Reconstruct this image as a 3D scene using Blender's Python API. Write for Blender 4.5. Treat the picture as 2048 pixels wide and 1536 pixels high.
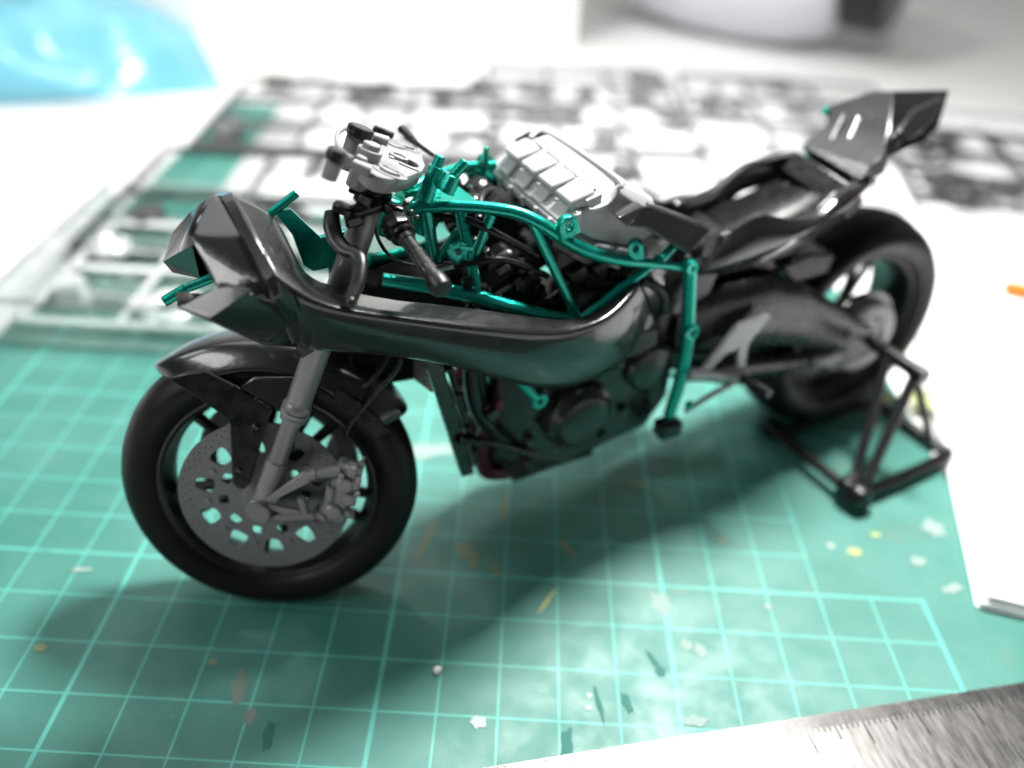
import bpy, bmesh, math, random
from mathutils import Vector, Matrix, noise

# one Blender unit = 10 mm (one square of the cutting mat)
scene = bpy.context.scene
for o in list(bpy.data.objects):
    bpy.data.objects.remove(o)
COL = scene.collection

# ------------------------------------------------------------------ camera
CAM_LOC = (6.87832, -7.09607, 12.38038)
CAM_ROT = ((0.998282, -0.058523, -0.002817), (0.031545, 0.577361, -0.815879), (0.049374, 0.814389, 0.578216))
cam_data = bpy.data.cameras.new("camera")
cam = bpy.data.objects.new("camera", cam_data)
COL.objects.link(cam)
cam.matrix_world = Matrix.Translation(CAM_LOC) @ Matrix(CAM_ROT).to_4x4()
cam_data.sensor_width = 36.0
cam_data.lens = 36.0 * 1697.042 / 2048.0
cam_data.clip_start = 0.05
cam_data.clip_end = 600.0
cam_data.dof.use_dof = True
cam_data.dof.focus_distance = 12.15
cam_data.dof.aperture_fstop = 0.080
cam_data.dof.aperture_blades = 0
scene.camera = cam

# ------------------------------------------------------------------ world, lamps, exposure
world = bpy.data.worlds.new("World")
scene.world = world
world.use_nodes = True
bg = world.node_tree.nodes["Background"]
bg.inputs[0].default_value = (0.93, 0.96, 1.0, 1)
bg.inputs[1].default_value = 0.075

def area_lamp(name, loc, target, sx, sy, power, color):
    l = bpy.data.lights.new(name, 'AREA')
    l.shape = 'RECTANGLE'; l.size = sx; l.size_y = sy
    l.energy = power; l.color = color
    o = bpy.data.objects.new(name, l); COL.objects.link(o)
    o.location = loc
    o.rotation_euler = (Vector(target) - Vector(loc)).to_track_quat('-Z', 'Y').to_euler()
    return o
area_lamp("desk_lamp", (14.0, 14.5, 27.0), (8, 7, 0), 6.0, 4.2, 25000, (1.0, 0.985, 0.96))
area_lamp("ceiling_panel", (-13.0, 37.0, 68.0), (6, 10, 0), 54, 44, 16000, (0.99, 1.0, 1.0))
area_lamp("left_reflection_lamp", (-44.0, -38.0, 50.0), (3, 5, 5), 28, 22, 20500, (1.0, 0.98, 0.95))  # unseen area light, placed to reflect in the nose cowl's cheek
area_lamp("tail_reflection_lamp", (-64.0, -4.0, 58.0), (10, 8, 6), 26, 28, 15000, (0.97, 0.99, 1.0))  # unseen area light, added to brighten the top of the tail cowl
area_lamp("second_desk_lamp", (-2.0, 26.0, 34.0), (12, 60, 6), 7, 4, 10500, (1.0, 0.99, 0.97))

scene.view_settings.view_transform = 'Standard'
scene.view_settings.look = 'None'
scene.view_settings.exposure = 0.0
scene.view_settings.gamma = 1.0
scene.view_settings.use_curve_mapping = False
scene.cycles.use_denoising = True
scene.cycles.max_bounces = 10
scene.cycles.transparent_max_bounces = 16
scene.cycles.sample_clamp_indirect = 8.0

# ------------------------------------------------------------------ materials
def mat(name, color, rough=0.5, metal=0.0, coat=0.0, spec=0.5, coat_rough=0.1):
    m = bpy.data.materials.new(name); m.use_nodes = True
    p = m.node_tree.nodes["Principled BSDF"]
    p.inputs["Base Color"].default_value = (*color, 1)
    p.inputs["Roughness"].default_value = rough
    p.inputs["Metallic"].default_value = metal
    p.inputs["Specular IOR Level"].default_value = spec
    if coat:
        p.inputs["Coat Weight"].default_value = coat
        p.inputs["Coat Roughness"].default_value = coat_rough
    return m

def nodes_of(m): return m.node_tree.nodes, m.node_tree.links, m.node_tree.nodes["Principled BSDF"]

def add_wear(m, scale=6.0, amount=0.12, bump=0.0, bump_scale=40.0):
    """uneven gloss, plus an optional fine grain"""
    n, l, p = nodes_of(m)
    tc = n.new("ShaderNodeTexCoord")
    nz = n.new("ShaderNodeTexNoise"); nz.inputs["Scale"].default_value = scale; nz.inputs["Detail"].default_value = 5
    l.new(tc.outputs["Object"], nz.inputs["Vector"])
    mr = n.new("ShaderNodeMapRange")
    r = p.inputs["Roughness"].default_value
    mr.inputs["From Min"].default_value = 0.3; mr.inputs["From Max"].default_value = 0.7
    mr.inputs["To Min"].default_value = max(0.02, r - amount); mr.inputs["To Max"].default_value = min(1, r + amount)
    l.new(nz.outputs["Fac"], mr.inputs["Value"]); l.new(mr.outputs["Result"], p.inputs["Roughness"])
    if bump:
        b = n.new("ShaderNodeTexNoise"); b.inputs["Scale"].default_value = bump_scale; b.inputs["Detail"].default_value = 3
        l.new(tc.outputs["Object"], b.inputs["Vector"])
        bp = n.new("ShaderNodeBump"); bp.inputs["Strength"].default_value = bump; bp.inputs["Distance"].default_value = 0.02
        l.new(b.outputs["Fac"], bp.inputs["Height"]); l.new(bp.outputs["Normal"], p.inputs["Normal"])
    return m

def add_flakes(m, scale=90.0, strength=0.25):
    """metallic flakes: tiny cells, each with its own tilt"""
    n, l, p = nodes_of(m)
    tc = n.new("ShaderNodeTexCoord")
    v = n.new("ShaderNodeTexVoronoi"); v.inputs["Scale"].default_value = scale
    l.new(tc.outputs["Object"], v.inputs["Vector"])
    sub = n.new("ShaderNodeVectorMath"); sub.operation = 'SUBTRACT'; sub.inputs[1].default_value = (0.5, 0.5, 0.5)
    l.new(v.outputs["Color"], sub.inputs[0])
    sc = n.new("ShaderNodeVectorMath"); sc.operation = 'SCALE'; sc.inputs["Scale"].default_value = strength
    l.new(sub.outputs[0], sc.inputs[0])
    g = n.new("ShaderNodeNewGeometry")
    ad = n.new("ShaderNodeVectorMath"); ad.operation = 'ADD'
    l.new(g.outputs["Normal"], ad.inputs[0]); l.new(sc.outputs[0], ad.inputs[1])
    nm = n.new("ShaderNodeVectorMath"); nm.operation = 'NORMALIZE'
    l.new(ad.outputs[0], nm.inputs[0]); l.new(nm.outputs[0], p.inputs["Normal"])
    return m

M_PEARL = add_flakes(add_wear(mat("pearl_black_plastic", (0.043, 0.044, 0.046), 0.24, 0.75, 0.6, spec=0.3, coat_rough=0.05), 3, 0.04), 95, 0.10)
M_BLACK = add_wear(mat("black_plastic", (0.004, 0.004, 0.0045), 0.27, spec=0.4), 5, 0.10)
M_SATIN = add_wear(mat("satin_black_plastic", (0.006, 0.006, 0.0065), 0.34, spec=0.4), 5, 0.10)
M_ENGINE = add_wear(mat("engine_black_plastic", (0.013, 0.013, 0.014), 0.26, spec=0.5), 4, 0.12, 0.15, 25)
M_GREEN = add_flakes(mat("green_metallic_paint", (0.0, 0.34, 0.26), 0.27, 0.80, 0.5, coat_rough=0.12), 120, 0.28)
M_GREY = add_wear(mat("light_grey_plastic", (0.19, 0.19, 0.20), 0.48), 4, 0.08)
M_PLENUM = add_wear(mat("silver_grey_plastic", (0.36, 0.36, 0.37), 0.46, 0.15), 4, 0.08)
M_FORK = add_wear(mat("gunmetal_plastic", (0.19, 0.19, 0.195), 0.36, 0.35), 4, 0.08)
M_DISC = add_wear(mat("disc_grey_plastic", (0.165, 0.167, 0.172), 0.48, 0.25), 8, 0.08, 0.25, 60)
M_CALIPER = add_wear(mat("caliper_grey_plastic", (0.20, 0.20, 0.206), 0.40, 0.35), 8, 0.08)
M_TYRE = add_wear(mat("tyre_rubber", (0.0038, 0.0034, 0.0034), 0.46, spec=0.25), 3, 0.08, 0.08, 60)
M_MATTE = add_wear(mat("matt_black_plastic", (0.005, 0.005, 0.0055), 0.75, spec=0.12), 5, 0.1)
M_RIM = add_wear(mat("rim_black", (0.004, 0.004, 0.0045), 0.36), 4, 0.08)
M_STEP = add_wear(mat("footrest_grey", (0.36, 0.36, 0.37), 0.42, 0.4), 4, 0.08)
M_BURNT = mat("burnt_purple_paint", (0.11, 0.016, 0.04), 0.35, 0.4)
M_CORE = add_wear(mat("radiator_core_grey", (0.30, 0.30, 0.30), 0.5, 0.2), 12, 0.1, 0.4, 30)
M_SILVER = mat("bright_metal", (0.75, 0.75, 0.76), 0.22, 1.0)

# ------------------------------------------------------------------ mesh kit
def V(p): return Vector(p)

class M:
    def __init__(self): self.v = []; self.f = []
    def add(self, verts, faces):
        o = len(self.v)
        self.v += [tuple(x) for x in verts]
        self.f += [tuple(i + o for i in fc) for fc in faces]
        return self
    def rings(self, rings, cap0=True, cap1=True, closed=False):
        n = len(rings[0]); vs = [p for r in rings for p in r]; fs = []
        k = len(rings)
        for i in range(k if closed else k - 1):
            a = i * n; b = ((i + 1) % k) * n
            for j in range(n):
                j2 = (j + 1) % n
                fs.append((a + j, a + j2, b + j2, b + j))
        if not closed:
            if cap0: fs.append(tuple(reversed(range(n))))
            if cap1: fs.append(tuple((k - 1) * n + j for j in range(n)))
        return self.add(vs, fs)
    def tube(self, path, r, n=14, smooth=0, flat=None):
        path = [V(p) for p in path]
        rs = list(r) if isinstance(r, (list, tuple)) else [r] * len(path)
        if smooth: path, rs = spline(path, rs, smooth)
        t0 = (path[1] - path[0]).normalized()
        up = Vector((0, 0, 1)) if abs(t0.z) < 0.9 else Vector((1, 0, 0))
        side = t0.cross(up).normalized(); rings = []
        for i, p in enumerate(path):
            a = path[max(0, i - 1)]; b = path[min(len(path) - 1, i + 1)]
            t = (b - a).normalized()
            side = (side - t * side.dot(t)).normalized(); u2 = side.cross(t)
            fx, fy = flat or (1, 1)
            rings.append([p + side * (math.cos(q) * rs[i] * fx) + u2 * (math.sin(q) * rs[i] * fy)
                          for q in [2 * math.pi * j / n for j in range(n)]])
        return self.rings(rings)
    def cyl(self, a, b, r0, r1=None, n=24):
        return self.tube([a, b], [r0, r0 if r1 is None else r1], n)
    def lathe(self, c, axis, prof, n=64, closed=False):
        """prof: (radius, offset along axis)"""
        c = V(c); axis = V(axis).normalized()
        e1 = axis.orthogonal().normalized(); e2 = axis.cross(e1)
        rings = []
        for r, h in prof:
            rings.append([c + axis * h + (e1 * math.cos(q) + e2 * math.sin(q)) * r for q in [2 * math.pi * j / n for j in range(n)]])
        return self.rings(rings, closed=closed)
    def box(self, c, size, ex=(1, 0, 0), ey=(0, 1, 0), ez=None, taper=1.0):
        c = V(c); ex = V(ex).normalized(); ey = V(ey); ey = (ey - ex * ey.dot(ex)).normalized()
        ez = ex.cross(ey) if ez is None else V(ez).normalized()
        a, b, d = [s / 2 for s in size]
        vs = []
        for k, tp in ((-1, 1.0), (1, taper)):
            for i, j in ((-1, -1), (1, -1), (1, 1), (-1, 1)):
                vs.append(c + ex * (a * i * tp) + ey * (b * j * tp) + ez * (d * k))
        return self.add(vs, [(3, 2, 1, 0), (4, 5, 6, 7), (0, 1, 5, 4), (1, 2, 6, 5), (2, 3, 7, 6), (3, 0, 4, 7)])
    def prism(self, pts, vec):
        pts = [V(p) for p in pts]; vec = V(vec); n = len(pts)
        vs = pts + [p + vec for p in pts]
        fs = [tuple(reversed(range(n))), tuple(range(n, 2 * n))] + [(i, (i + 1) % n, n + (i + 1) % n, n + i) for i in range(n)]
        return self.add(vs, fs)
    def ball(self, c, r, nu=16, nv=10, scale=(1, 1, 1)):
        c = V(c); prof = []
        rings = []
        for i in range(1, nv):
            a = math.pi * i / nv
            rings.append([c + Vector((math.sin(a) * math.cos(q) * r * scale[0], math.sin(a) * math.sin(q) * r * scale[1], math.cos(a) * r * scale[2]))
                          for q in [2 * math.pi * j / nu for j in range(nu)]])
        return self.rings(rings)
    def plate(self, loops, th, org, ex, ey, bev=0.0):
        """flat outline with holes, extruded; loops in the plane (ex, ey), th along the normal"""
        cu = bpy.data.curves.new("tmp", 'CURVE'); cu.dimensions = '2D'; cu.fill_mode = 'BOTH'
        cu.extrude = max(0.0, th / 2 - bev); cu.bevel_depth = bev; cu.bevel_resolution = 1; cu.offset = -bev
        for lp in loops:
            sp = cu.splines.new('POLY'); sp.points.add(len(lp) - 1); sp.use_cyclic_u = True
            for k, p in enumerate(lp): sp.points[k].co = (p[0], p[1], 0, 1)
        ob = bpy.data.objects.new("tmp", cu); COL.objects.link(ob)
        dg = bpy.context.evaluated_depsgraph_get(); ev = ob.evaluated_get(dg); me = ev.to_mesh()
        org = V(org); ex = V(ex).normalized(); ey = V(ey); ey = (ey - ex * ey.dot(ex)).normalized(); ez = ex.cross(ey)
        vs = [org + ex * v.co.x + ey * v.co.y + ez * v.co.z for v in me.vertices]
        fs = [tuple(p.vertices) for p in me.polygons]
        ev.to_mesh_clear(); bpy.data.objects.remove(ob); bpy.data.curves.remove(cu)
        return self.add(vs, fs)

def spline(path, rs, k):
    P = []; Rr = []
    n = len(path)
    for i in range(n - 1):
        p0 = path[max(0, i - 1)]; p1 = path[i]; p2 = path[i + 1]; p3 = path[min(n - 1, i + 2)]
        for s in range(k):
            t = s / k
            P.append(0.5 * ((2 * p1) + (-p0 + p2) * t + (2 * p0 - 5 * p1 + 4 * p2 - p3) * t * t + (-p0 + 3 * p1 - 3 * p2 + p3) * t ** 3))
            Rr.append(rs[i] * (1 - t) + rs[i + 1] * t)
    P.append(path[-1]); Rr.append(rs[-1])
    return P, Rr

def circle2(cx, cy, r, n=20, sy=None): return [(cx + r * math.cos(2 * math.pi * j / n), cy + (sy or r) * math.sin(2 * math.pi * j / n)) for j in range(n)]

def chaikin(pts, it=2, q=0.2):
    pts = [V(p) for p in pts]
    for _ in range(it):
        out = []
        for i in range(len(pts)):
            a, b = pts[i], pts[(i + 1) % len(pts)]
            out += [a.lerp(b, q), a.lerp(b, 1 - q)]
        pts = out; q = 0.25
    return pts

def make(name, m, material, parent=None, bevel=0.0, angle=38, label=None, kind=None, subsurf=0, solid=0.0, merge=True):
    me = bpy.data.meshes.new(name)
    me.from_pydata([tuple(v) for v in m.v], [], m.f)
    bm = bmesh.new(); bm.from_mesh(me)
    if merge: bmesh.ops.remove_doubles(bm, verts=bm.verts, dist=1e-5)
    bmesh.ops.recalc_face_normals(bm, faces=bm.faces)
    bm.to_mesh(me); bm.free()
    me.polygons.foreach_set("use_smooth", [True] * len(me.polygons))
    me.set_sharp_from_angle(angle=math.radians(angle))
    me.materials.append(material)
    o = bpy.data.objects.new(name, me); COL.objects.link(o)
    if parent: o.parent = parent
    if solid:
        md = o.modifiers.new("thickness", 'SOLIDIFY'); md.thickness = solid; md.offset = -1
    if bevel:
        md = o.modifiers.new("edges", 'BEVEL'); md.width = bevel; md.segments = 2; md.limit_method = 'ANGLE'
        md.angle_limit = math.radians(40); md.use_clamp_overlap = True; md.harden_normals = False
    if subsurf:
        md = o.modifiers.new("smooth", 'SUBSURF'); md.levels = subsurf; md.render_levels = subsurf
    if label: o["label"] = label
    if kind: o["kind"] = kind
    return o

def thing(name, label, cat, loc=(0, 0, 0), rotz=0.0, group=None):
    o = bpy.data.objects.new(name, None); COL.objects.link(o)
    o.empty_display_size = 0.5
    o.location = loc; o.rotation_euler = (0, 0, rotz)
    o["label"] = label; o["category"] = cat
    if group: o["group"] = group
    return o

def tag(o, label, cat, group=None):
    o["label"] = label; o["category"] = cat
    if group: o["group"] = group
    return o


# measured shape points of the motorcycle kit, in bike space
TR = {
 'up': [(2.312, -0.250, 7.149), (2.611, -0.400, 7.178), (2.809, -0.500, 7.195), (3.208, -0.700, 7.189), (3.669, -0.950, 7.136), (3.998, -1.150, 6.988), (4.375, -1.300, 6.714), (4.808, -1.380, 6.457), (5.409, -1.380, 6.209), (6.179, -1.330, 5.969), (6.988, -1.300, 5.717)],
 'lo': [(1.758, -0.350, 6.098), (2.434, -0.600, 5.968), (2.705, -0.750, 5.907), (3.083, -0.950, 5.830), (3.405, -1.100, 5.711), (4.032, -1.300, 5.483), (4.735, -1.420, 5.250)],
 'd1': [(3.905, -1.100, 6.990), (4.695, -1.420, 5.270)],
 'd2': [(4.734, -1.420, 5.260), (6.128, -1.330, 5.970)],
 'd3': [(2.938, -0.560, 7.135), (3.101, -0.950, 5.808)],
 'd4': [(3.367, -0.790, 7.096), (3.134, -0.740, 6.437)],
 'd5': [(2.503, -0.330, 7.111), (2.607, -0.400, 6.251)],
 'd6': [(2.616, -0.400, 6.241), (2.899, -0.600, 6.818)],
 'brk': [(2.824, -0.750, 6.569)],
 'lug1': [(4.333, -1.380, 7.004)],
 'lug1b': [(4.413, -1.380, 6.743)],
 'lug2': [(5.697, -1.360, 6.385)],
 'lug2b': [(5.740, -1.360, 6.180)],
 'plate': [(2.329, -0.270, 7.179), (2.547, -0.100, 7.259), (2.803, -0.000, 7.220), (3.199, -0.000, 7.250), (3.289, -0.720, 7.208)],
 'peg1': [(2.526, -0.300, 7.333), (2.680, -0.300, 7.758), (2.744, -0.300, 7.908)],
 'peg2': [(2.728, -0.550, 7.494), (2.830, -0.550, 7.692), (3.027, -0.550, 7.869)],
 'rail': [(3.676, 0.900, 7.196), (4.332, 1.000, 7.088)],
 'railp': [(3.985, 0.950, 6.829), (4.127, 0.950, 7.108), (4.124, 0.950, 7.435)],
 'pv': [(6.927, -1.350, 5.820), (7.062, -1.350, 5.084), (7.178, -1.350, 4.434), (7.227, -1.350, 3.988), (7.227, -1.350, 3.310), (7.171, -1.300, 2.457)],
 'boss': [(6.887, -1.420, 5.805), (7.149, -1.450, 4.477), (7.273, -1.420, 3.514)],
 'sub': [(6.193, -1.400, 6.064), (6.671, -1.200, 6.175)],
 'flug': [(3.707, -1.100, 4.312), (4.118, -1.250, 3.747)],
 'fdn': [(4.393, 0.900, 3.151), (4.468, 0.900, 2.155), (4.602, 0.900, 1.200)],
 'stayplate': [(0.299, -0.150, 7.383), (0.530, -0.150, 7.382), (0.910, -0.150, 6.887), (1.404, -0.150, 6.942), (1.305, -0.150, 6.596), (1.113, -0.150, 6.386), (0.754, -0.150, 6.376), (0.616, -0.150, 6.502), (0.517, -0.150, 6.981)],
 'staypeg': [(0.239, -0.150, 7.348), (0.642, -0.150, 7.593)],
 'stayfront': [(-0.571, -0.300, 6.656), (-0.753, -0.300, 6.601), (-1.057, -0.300, 6.527), (-1.360, -0.300, 6.392)],
 'm': [(-0.503, -0.300, 7.814), (-0.916, -0.880, 7.521), (-0.808, -1.400, 7.072), (-1.284, -1.250, 6.821), (-0.986, -1.720, 6.828), (-0.259, -1.150, 5.948), (-0.431, -1.760, 7.140)],
 'bf': [(-0.431, -0.330, 7.787), (-0.372, -1.120, 7.571), (-0.273, -1.700, 7.202), (-0.212, -1.780, 6.946), (0.017, -1.500, 6.367), (0.167, -1.050, 5.746)],
 'bb': [(-0.270, -0.350, 7.825), (-0.231, -1.160, 7.632), (-0.131, -1.740, 7.296), (-0.091, -1.840, 7.058), (0.124, -1.550, 6.446), (0.264, -1.100, 5.717)],
 'fm': [(-0.503, -0.300, 7.814), (-0.739, 0.300, 7.352), (-0.984, 0.600, 6.957), (-1.179, 0.700, 6.491), (-0.863, -0.300, 7.150), (-0.780, 0.200, 6.381), (-1.091, 0.600, 6.344)],
 's0': [(-0.272, -0.350, 7.812), (-0.114, -1.780, 7.208), (0.080, -1.600, 6.484), (0.238, -1.100, 5.741)],
 's1': [(0.236, -0.450, 7.430), (0.108, -1.900, 7.009), (0.238, -1.780, 6.470), (0.382, -1.350, 5.810)],
 's2': [(0.488, -0.700, 6.659), (0.418, -2.000, 6.848), (0.527, -1.900, 6.352), (0.677, -1.500, 5.789)],
 's3': [(0.964, -1.000, 6.432), (0.856, -2.050, 6.670), (0.956, -2.000, 6.247), (1.097, -1.650, 5.743)],
 's4': [(1.591, -1.300, 6.287), (1.443, -2.050, 6.447), (1.543, -2.050, 6.064), (1.713, -1.750, 5.598)],
 's5': [(2.123, -1.500, 6.224), (2.047, -2.100, 6.227), (2.181, -2.100, 5.804), (2.392, -1.800, 5.332)],
 's6': [(2.816, -1.650, 6.054), (2.756, -2.100, 5.954), (2.859, -2.100, 5.452), (3.080, -1.800, 4.931)],
 's7': [(3.577, -1.750, 5.801), (3.477, -2.100, 5.680), (3.537, -2.100, 5.114), (3.775, -1.800, 4.560)],
 's8': [(4.223, -1.750, 5.530), (4.139, -2.050, 5.475), (4.298, -2.050, 4.844), (4.641, -1.750, 4.279)],
 's9': [(4.890, -1.600, 5.427), (4.845, -1.950, 5.491), (5.100, -1.950, 4.906), (5.459, -1.650, 4.294)],
 's10': [(5.396, -1.400, 5.533), (5.384, -1.750, 5.673), (5.682, -1.750, 5.178), (6.079, -1.450, 4.557)],
 's11': [(5.785, -1.100, 5.627), (5.799, -1.450, 5.799), (6.082, -1.450, 5.454), (6.423, -1.150, 4.920)],
 'tab': [(0.234, -1.000, 5.699), (0.168, -1.000, 5.614)],
 'ab_base': [(4.471, 1.350, 6.862), (4.323, -1.080, 6.943), (4.952, -1.140, 6.519), (5.802, -1.120, 6.210), (6.484, -0.950, 6.263)],
 'ab_top': [(4.645, 1.200, 7.126), (5.129, 1.250, 7.375), (5.476, 1.200, 7.430), (5.548, -0.850, 7.352), (5.433, -1.000, 7.261), (5.206, -1.100, 7.071), (4.611, -1.150, 7.039)],
 'ab_back': [(6.278, -0.950, 6.942), (6.286, -1.100, 6.634)],
 'ab_bump': [(4.714, 1.000, 7.134), (4.693, 0.300, 7.155), (4.664, -0.400, 7.178), (4.675, -1.000, 7.132)],
 'ab_horn': [(5.077, 1.600, 7.266), (5.324, 1.600, 7.353), (5.535, 1.400, 7.376)],
 'tl': [(11.221, 0.750, 6.655), (11.415, -0.750, 6.418), (12.426, 1.350, 7.185), (13.519, 1.150, 7.430), (13.092, 0.450, 7.646), (14.544, 0.200, 7.601), (12.370, -0.300, 7.150), (11.998, -0.600, 6.917), (11.399, -0.850, 6.787), (14.167, -0.100, 6.951), (13.550, -0.250, 6.726), (11.878, -0.700, 6.748), (12.038, 1.000, 6.894)],
 'tw': [(12.552, -0.360, 7.129), (13.240, -0.050, 7.376), (14.234, 0.100, 7.516), (13.840, -0.150, 7.180), (13.296, -0.340, 7.035), (12.738, -0.500, 6.992)],
 'cw_near': [(7.858, -1.050, 6.022), (8.164, -1.080, 6.192), (8.630, -1.100, 6.322), (9.456, -1.120, 6.104), (10.091, -1.100, 6.128), (10.680, -1.000, 6.373), (11.199, -0.850, 6.457)],
 'cw_nearb': [(7.279, -1.150, 5.417), (7.807, -1.200, 5.403), (8.607, -1.200, 5.475), (9.281, -1.200, 5.650), (10.005, -1.150, 5.872), (10.817, -1.050, 6.049), (11.584, -0.850, 6.339)],
 'cw_far': [(8.319, 1.000, 5.801), (8.967, 1.050, 5.860), (9.386, 1.050, 5.977), (10.003, 1.100, 6.273), (10.594, 1.050, 6.381), (11.182, 0.850, 6.522)],
 'cw_farf': [(7.607, 1.000, 6.087), (8.319, 1.000, 5.801), (7.947, 1.000, 6.168)],
 'wedge': [(5.180, -1.500, 7.017), (5.856, -1.200, 6.982), (6.015, -1.200, 6.965), (7.377, -1.250, 6.329), (6.867, -1.350, 6.002), (5.783, -1.450, 6.715), (5.356, -1.520, 6.871)],
 'cover': [(5.117, -1.350, 3.005)],
 'cover2': [(6.625, -1.200, 3.386)],
 'sprk': [(7.119, -1.300, 2.226)],
 'rad': [(2.089, -1.150, 5.107), (2.791, -1.150, 2.350), (3.088, -1.050, 2.242), (2.472, -1.050, 4.724)],
 'radcore': [(2.309, -0.900, 4.180), (2.296, 0.300, 3.854), (2.324, 0.300, 4.891), (2.315, -0.900, 5.102)],
 'stab': [(2.848, -1.100, 3.167), (3.388, -1.100, 2.894), (4.132, -1.000, 2.339), (4.879, -0.900, 1.813), (5.763, -0.800, 1.615)],
 'hose1': [(2.531, -0.300, 6.997), (2.894, -0.500, 6.972), (3.064, -0.700, 6.988), (3.513, -0.850, 6.728), (4.200, -0.800, 6.242)],
 'hose2': [(2.480, -0.500, 6.255), (2.766, -0.700, 6.320), (3.151, -0.900, 6.399), (3.477, -0.950, 6.393), (3.857, -0.950, 6.214), (4.365, -0.900, 5.898)],
 'eng': [(2.593, -1.000, 5.549), (5.879, -1.000, 4.762), (6.343, -1.000, 1.629), (3.715, -0.800, 2.392), (3.017, -0.600, 6.731), (3.995, -1.000, 5.772), (4.881, -1.000, 5.390), (5.008, -0.900, 1.640), (3.421, -0.600, 1.856)],
 'exh': [(3.844, -0.500, 2.950), (3.765, -0.500, 2.388), (3.795, -0.400, 1.623), (4.480, -0.300, 1.162), (5.117, -0.200, 1.117)],
 'heel': [(9.024, -1.500, 4.375), (8.554, -1.500, 4.290), (7.746, -1.500, 3.661), (8.568, -1.500, 3.319), (8.619, -1.500, 2.886), (7.483, -1.500, 2.681)],
 'sw': [(7.533, -1.000, 4.794), (7.805, -1.100, 4.786), (9.498, -1.100, 4.845), (10.886, -1.000, 4.158), (11.984, -0.950, 3.272), (9.065, -1.000, 3.054), (10.839, -1.000, 2.638)],
 'hub': [(12.777, -0.900, 2.557)],
 'pin': [(12.673, -1.200, 2.600), (13.155, -2.300, 2.262)],
 'exh2': [(9.052, -0.900, 5.265), (9.986, -0.900, 5.507)],
 'std': [(12.587, -2.000, -0.710), (12.438, -1.600, 2.312), (12.912, -2.100, 2.096)],
 'tc': [(1.350, -0.883, 8.189), (1.344, -1.047, 8.191), (1.357, -1.228, 8.186), (1.430, -1.313, 8.155), (1.615, -1.267, 8.075), (1.902, -1.001, 7.952), (2.613, -0.097, 7.647), (2.950, 0.909, 7.502), (3.046, 1.338, 7.461), (3.042, 1.578, 7.463), (2.950, 1.748, 7.502), (2.615, 1.265, 7.646), (2.346, 0.937, 7.762), (2.116, 0.503, 7.860), (1.823, -0.270, 7.986), (1.687, -0.345, 8.044), (1.541, -0.495, 8.107)],
 'tcr': [(1.733, -0.946, 8.079), (2.741, 1.004, 7.646)],
 'tch': [(2.377, 0.010, 7.748)],
 'ign': [(1.585, -0.655, 8.328), (1.450, -0.915, 8.386)],
 'res': [(0.837, -1.547, 8.649), (1.751, 0.226, 8.256)],
 'resb': [(0.836, -1.302, 8.301), (1.541, 0.119, 7.998)],
 'arm': [(0.966, -1.058, 8.332), (1.334, -1.220, 8.174)],
 'arm2': [(2.087, 0.730, 7.927), (2.302, 0.675, 7.835)],
 'rhose': [(1.676, 0.629, 8.158), (1.334, 0.005, 8.305), (1.093, -0.712, 8.408), (1.070, -1.079, 8.418), (1.126, -1.217, 8.394)],
 'lev2': [(2.975, 1.797, 7.596), (3.011, 1.204, 7.538), (3.084, 0.711, 7.509)],
 'lev3': [(2.340, 1.358, 7.810), (2.564, 1.122, 7.741)],
 'grip': [(1.693, -1.063, 7.429), (1.711, -1.320, 7.322), (1.786, -2.429, 7.047)],
 'swbox': [(1.658, -0.961, 7.569)],
 'perch': [(1.617, -0.880, 7.593), (1.282, -0.797, 7.489), (1.131, -0.781, 7.485)],
 'pivot': [(1.121, -0.761, 7.559)],
 'lever': [(0.955, -0.696, 7.486), (0.891, -0.860, 7.362), (0.882, -1.050, 7.241), (0.928, -1.253, 7.185), (1.013, -1.406, 7.188), (1.027, -1.535, 7.144), (0.965, -1.694, 7.049), (0.866, -1.839, 6.936), (0.728, -1.964, 6.832)],
 'clutchcable': [(1.526, -0.813, 7.433), (1.547, -0.778, 7.105), (1.613, -0.796, 6.899), (1.718, -0.824, 6.734), (1.887, -0.874, 6.612), (2.160, -0.965, 6.536)],
 'hubcap': [(-0.715, -0.896, 2.684)],
 'armu': [(-0.569, -0.817, 2.807), (0.168, -1.035, 3.303), (0.619, -1.217, 3.366)],
 'arml': [(-0.622, -0.820, 2.501), (0.200, -1.200, 2.474), (0.716, -1.410, 2.548)],
 'cal': [(0.622, -1.153, 2.863), (0.515, -0.992, 3.394), (0.745, -1.265, 2.610), (0.374, -1.038, 2.841)],
 'ring': [(0.130, -0.677, 4.289)],
 'split': [(-0.273, -0.682, 3.330)],
 'fend_low': [(-1.622, 0.790, 4.677), (-1.409, 0.570, 4.549), (-1.013, 0.317, 4.522), (-0.549, 0.073, 4.698), (0.285, -0.313, 4.774), (0.641, -0.466, 4.865)],
 'fend_top': [(-1.491, 1.176, 4.554), (-1.278, 1.112, 4.746), (-0.859, 0.947, 4.924), (-0.349, 0.725, 5.037), (0.150, 0.494, 5.082), (0.565, 0.282, 5.026), (1.249, -0.094, 4.805), (1.637, -0.369, 4.380), (1.888, -0.581, 3.939)],
 'fbr': [(-1.489, 0.564, 4.604), (-1.205, 0.447, 4.702), (-0.942, 0.298, 4.759), (-0.587, -0.023, 4.582), (-0.161, -0.476, 4.308), (-0.233, -0.482, 4.169), (-0.459, -0.499, 3.617), (-0.695, -0.526, 2.991), (-0.786, -0.499, 2.907), (-0.872, -0.458, 2.906), (-0.937, -0.402, 3.024), (-0.789, -0.182, 3.997), (-0.804, -0.134, 4.086), (-1.136, 0.216, 4.347)],
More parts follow.
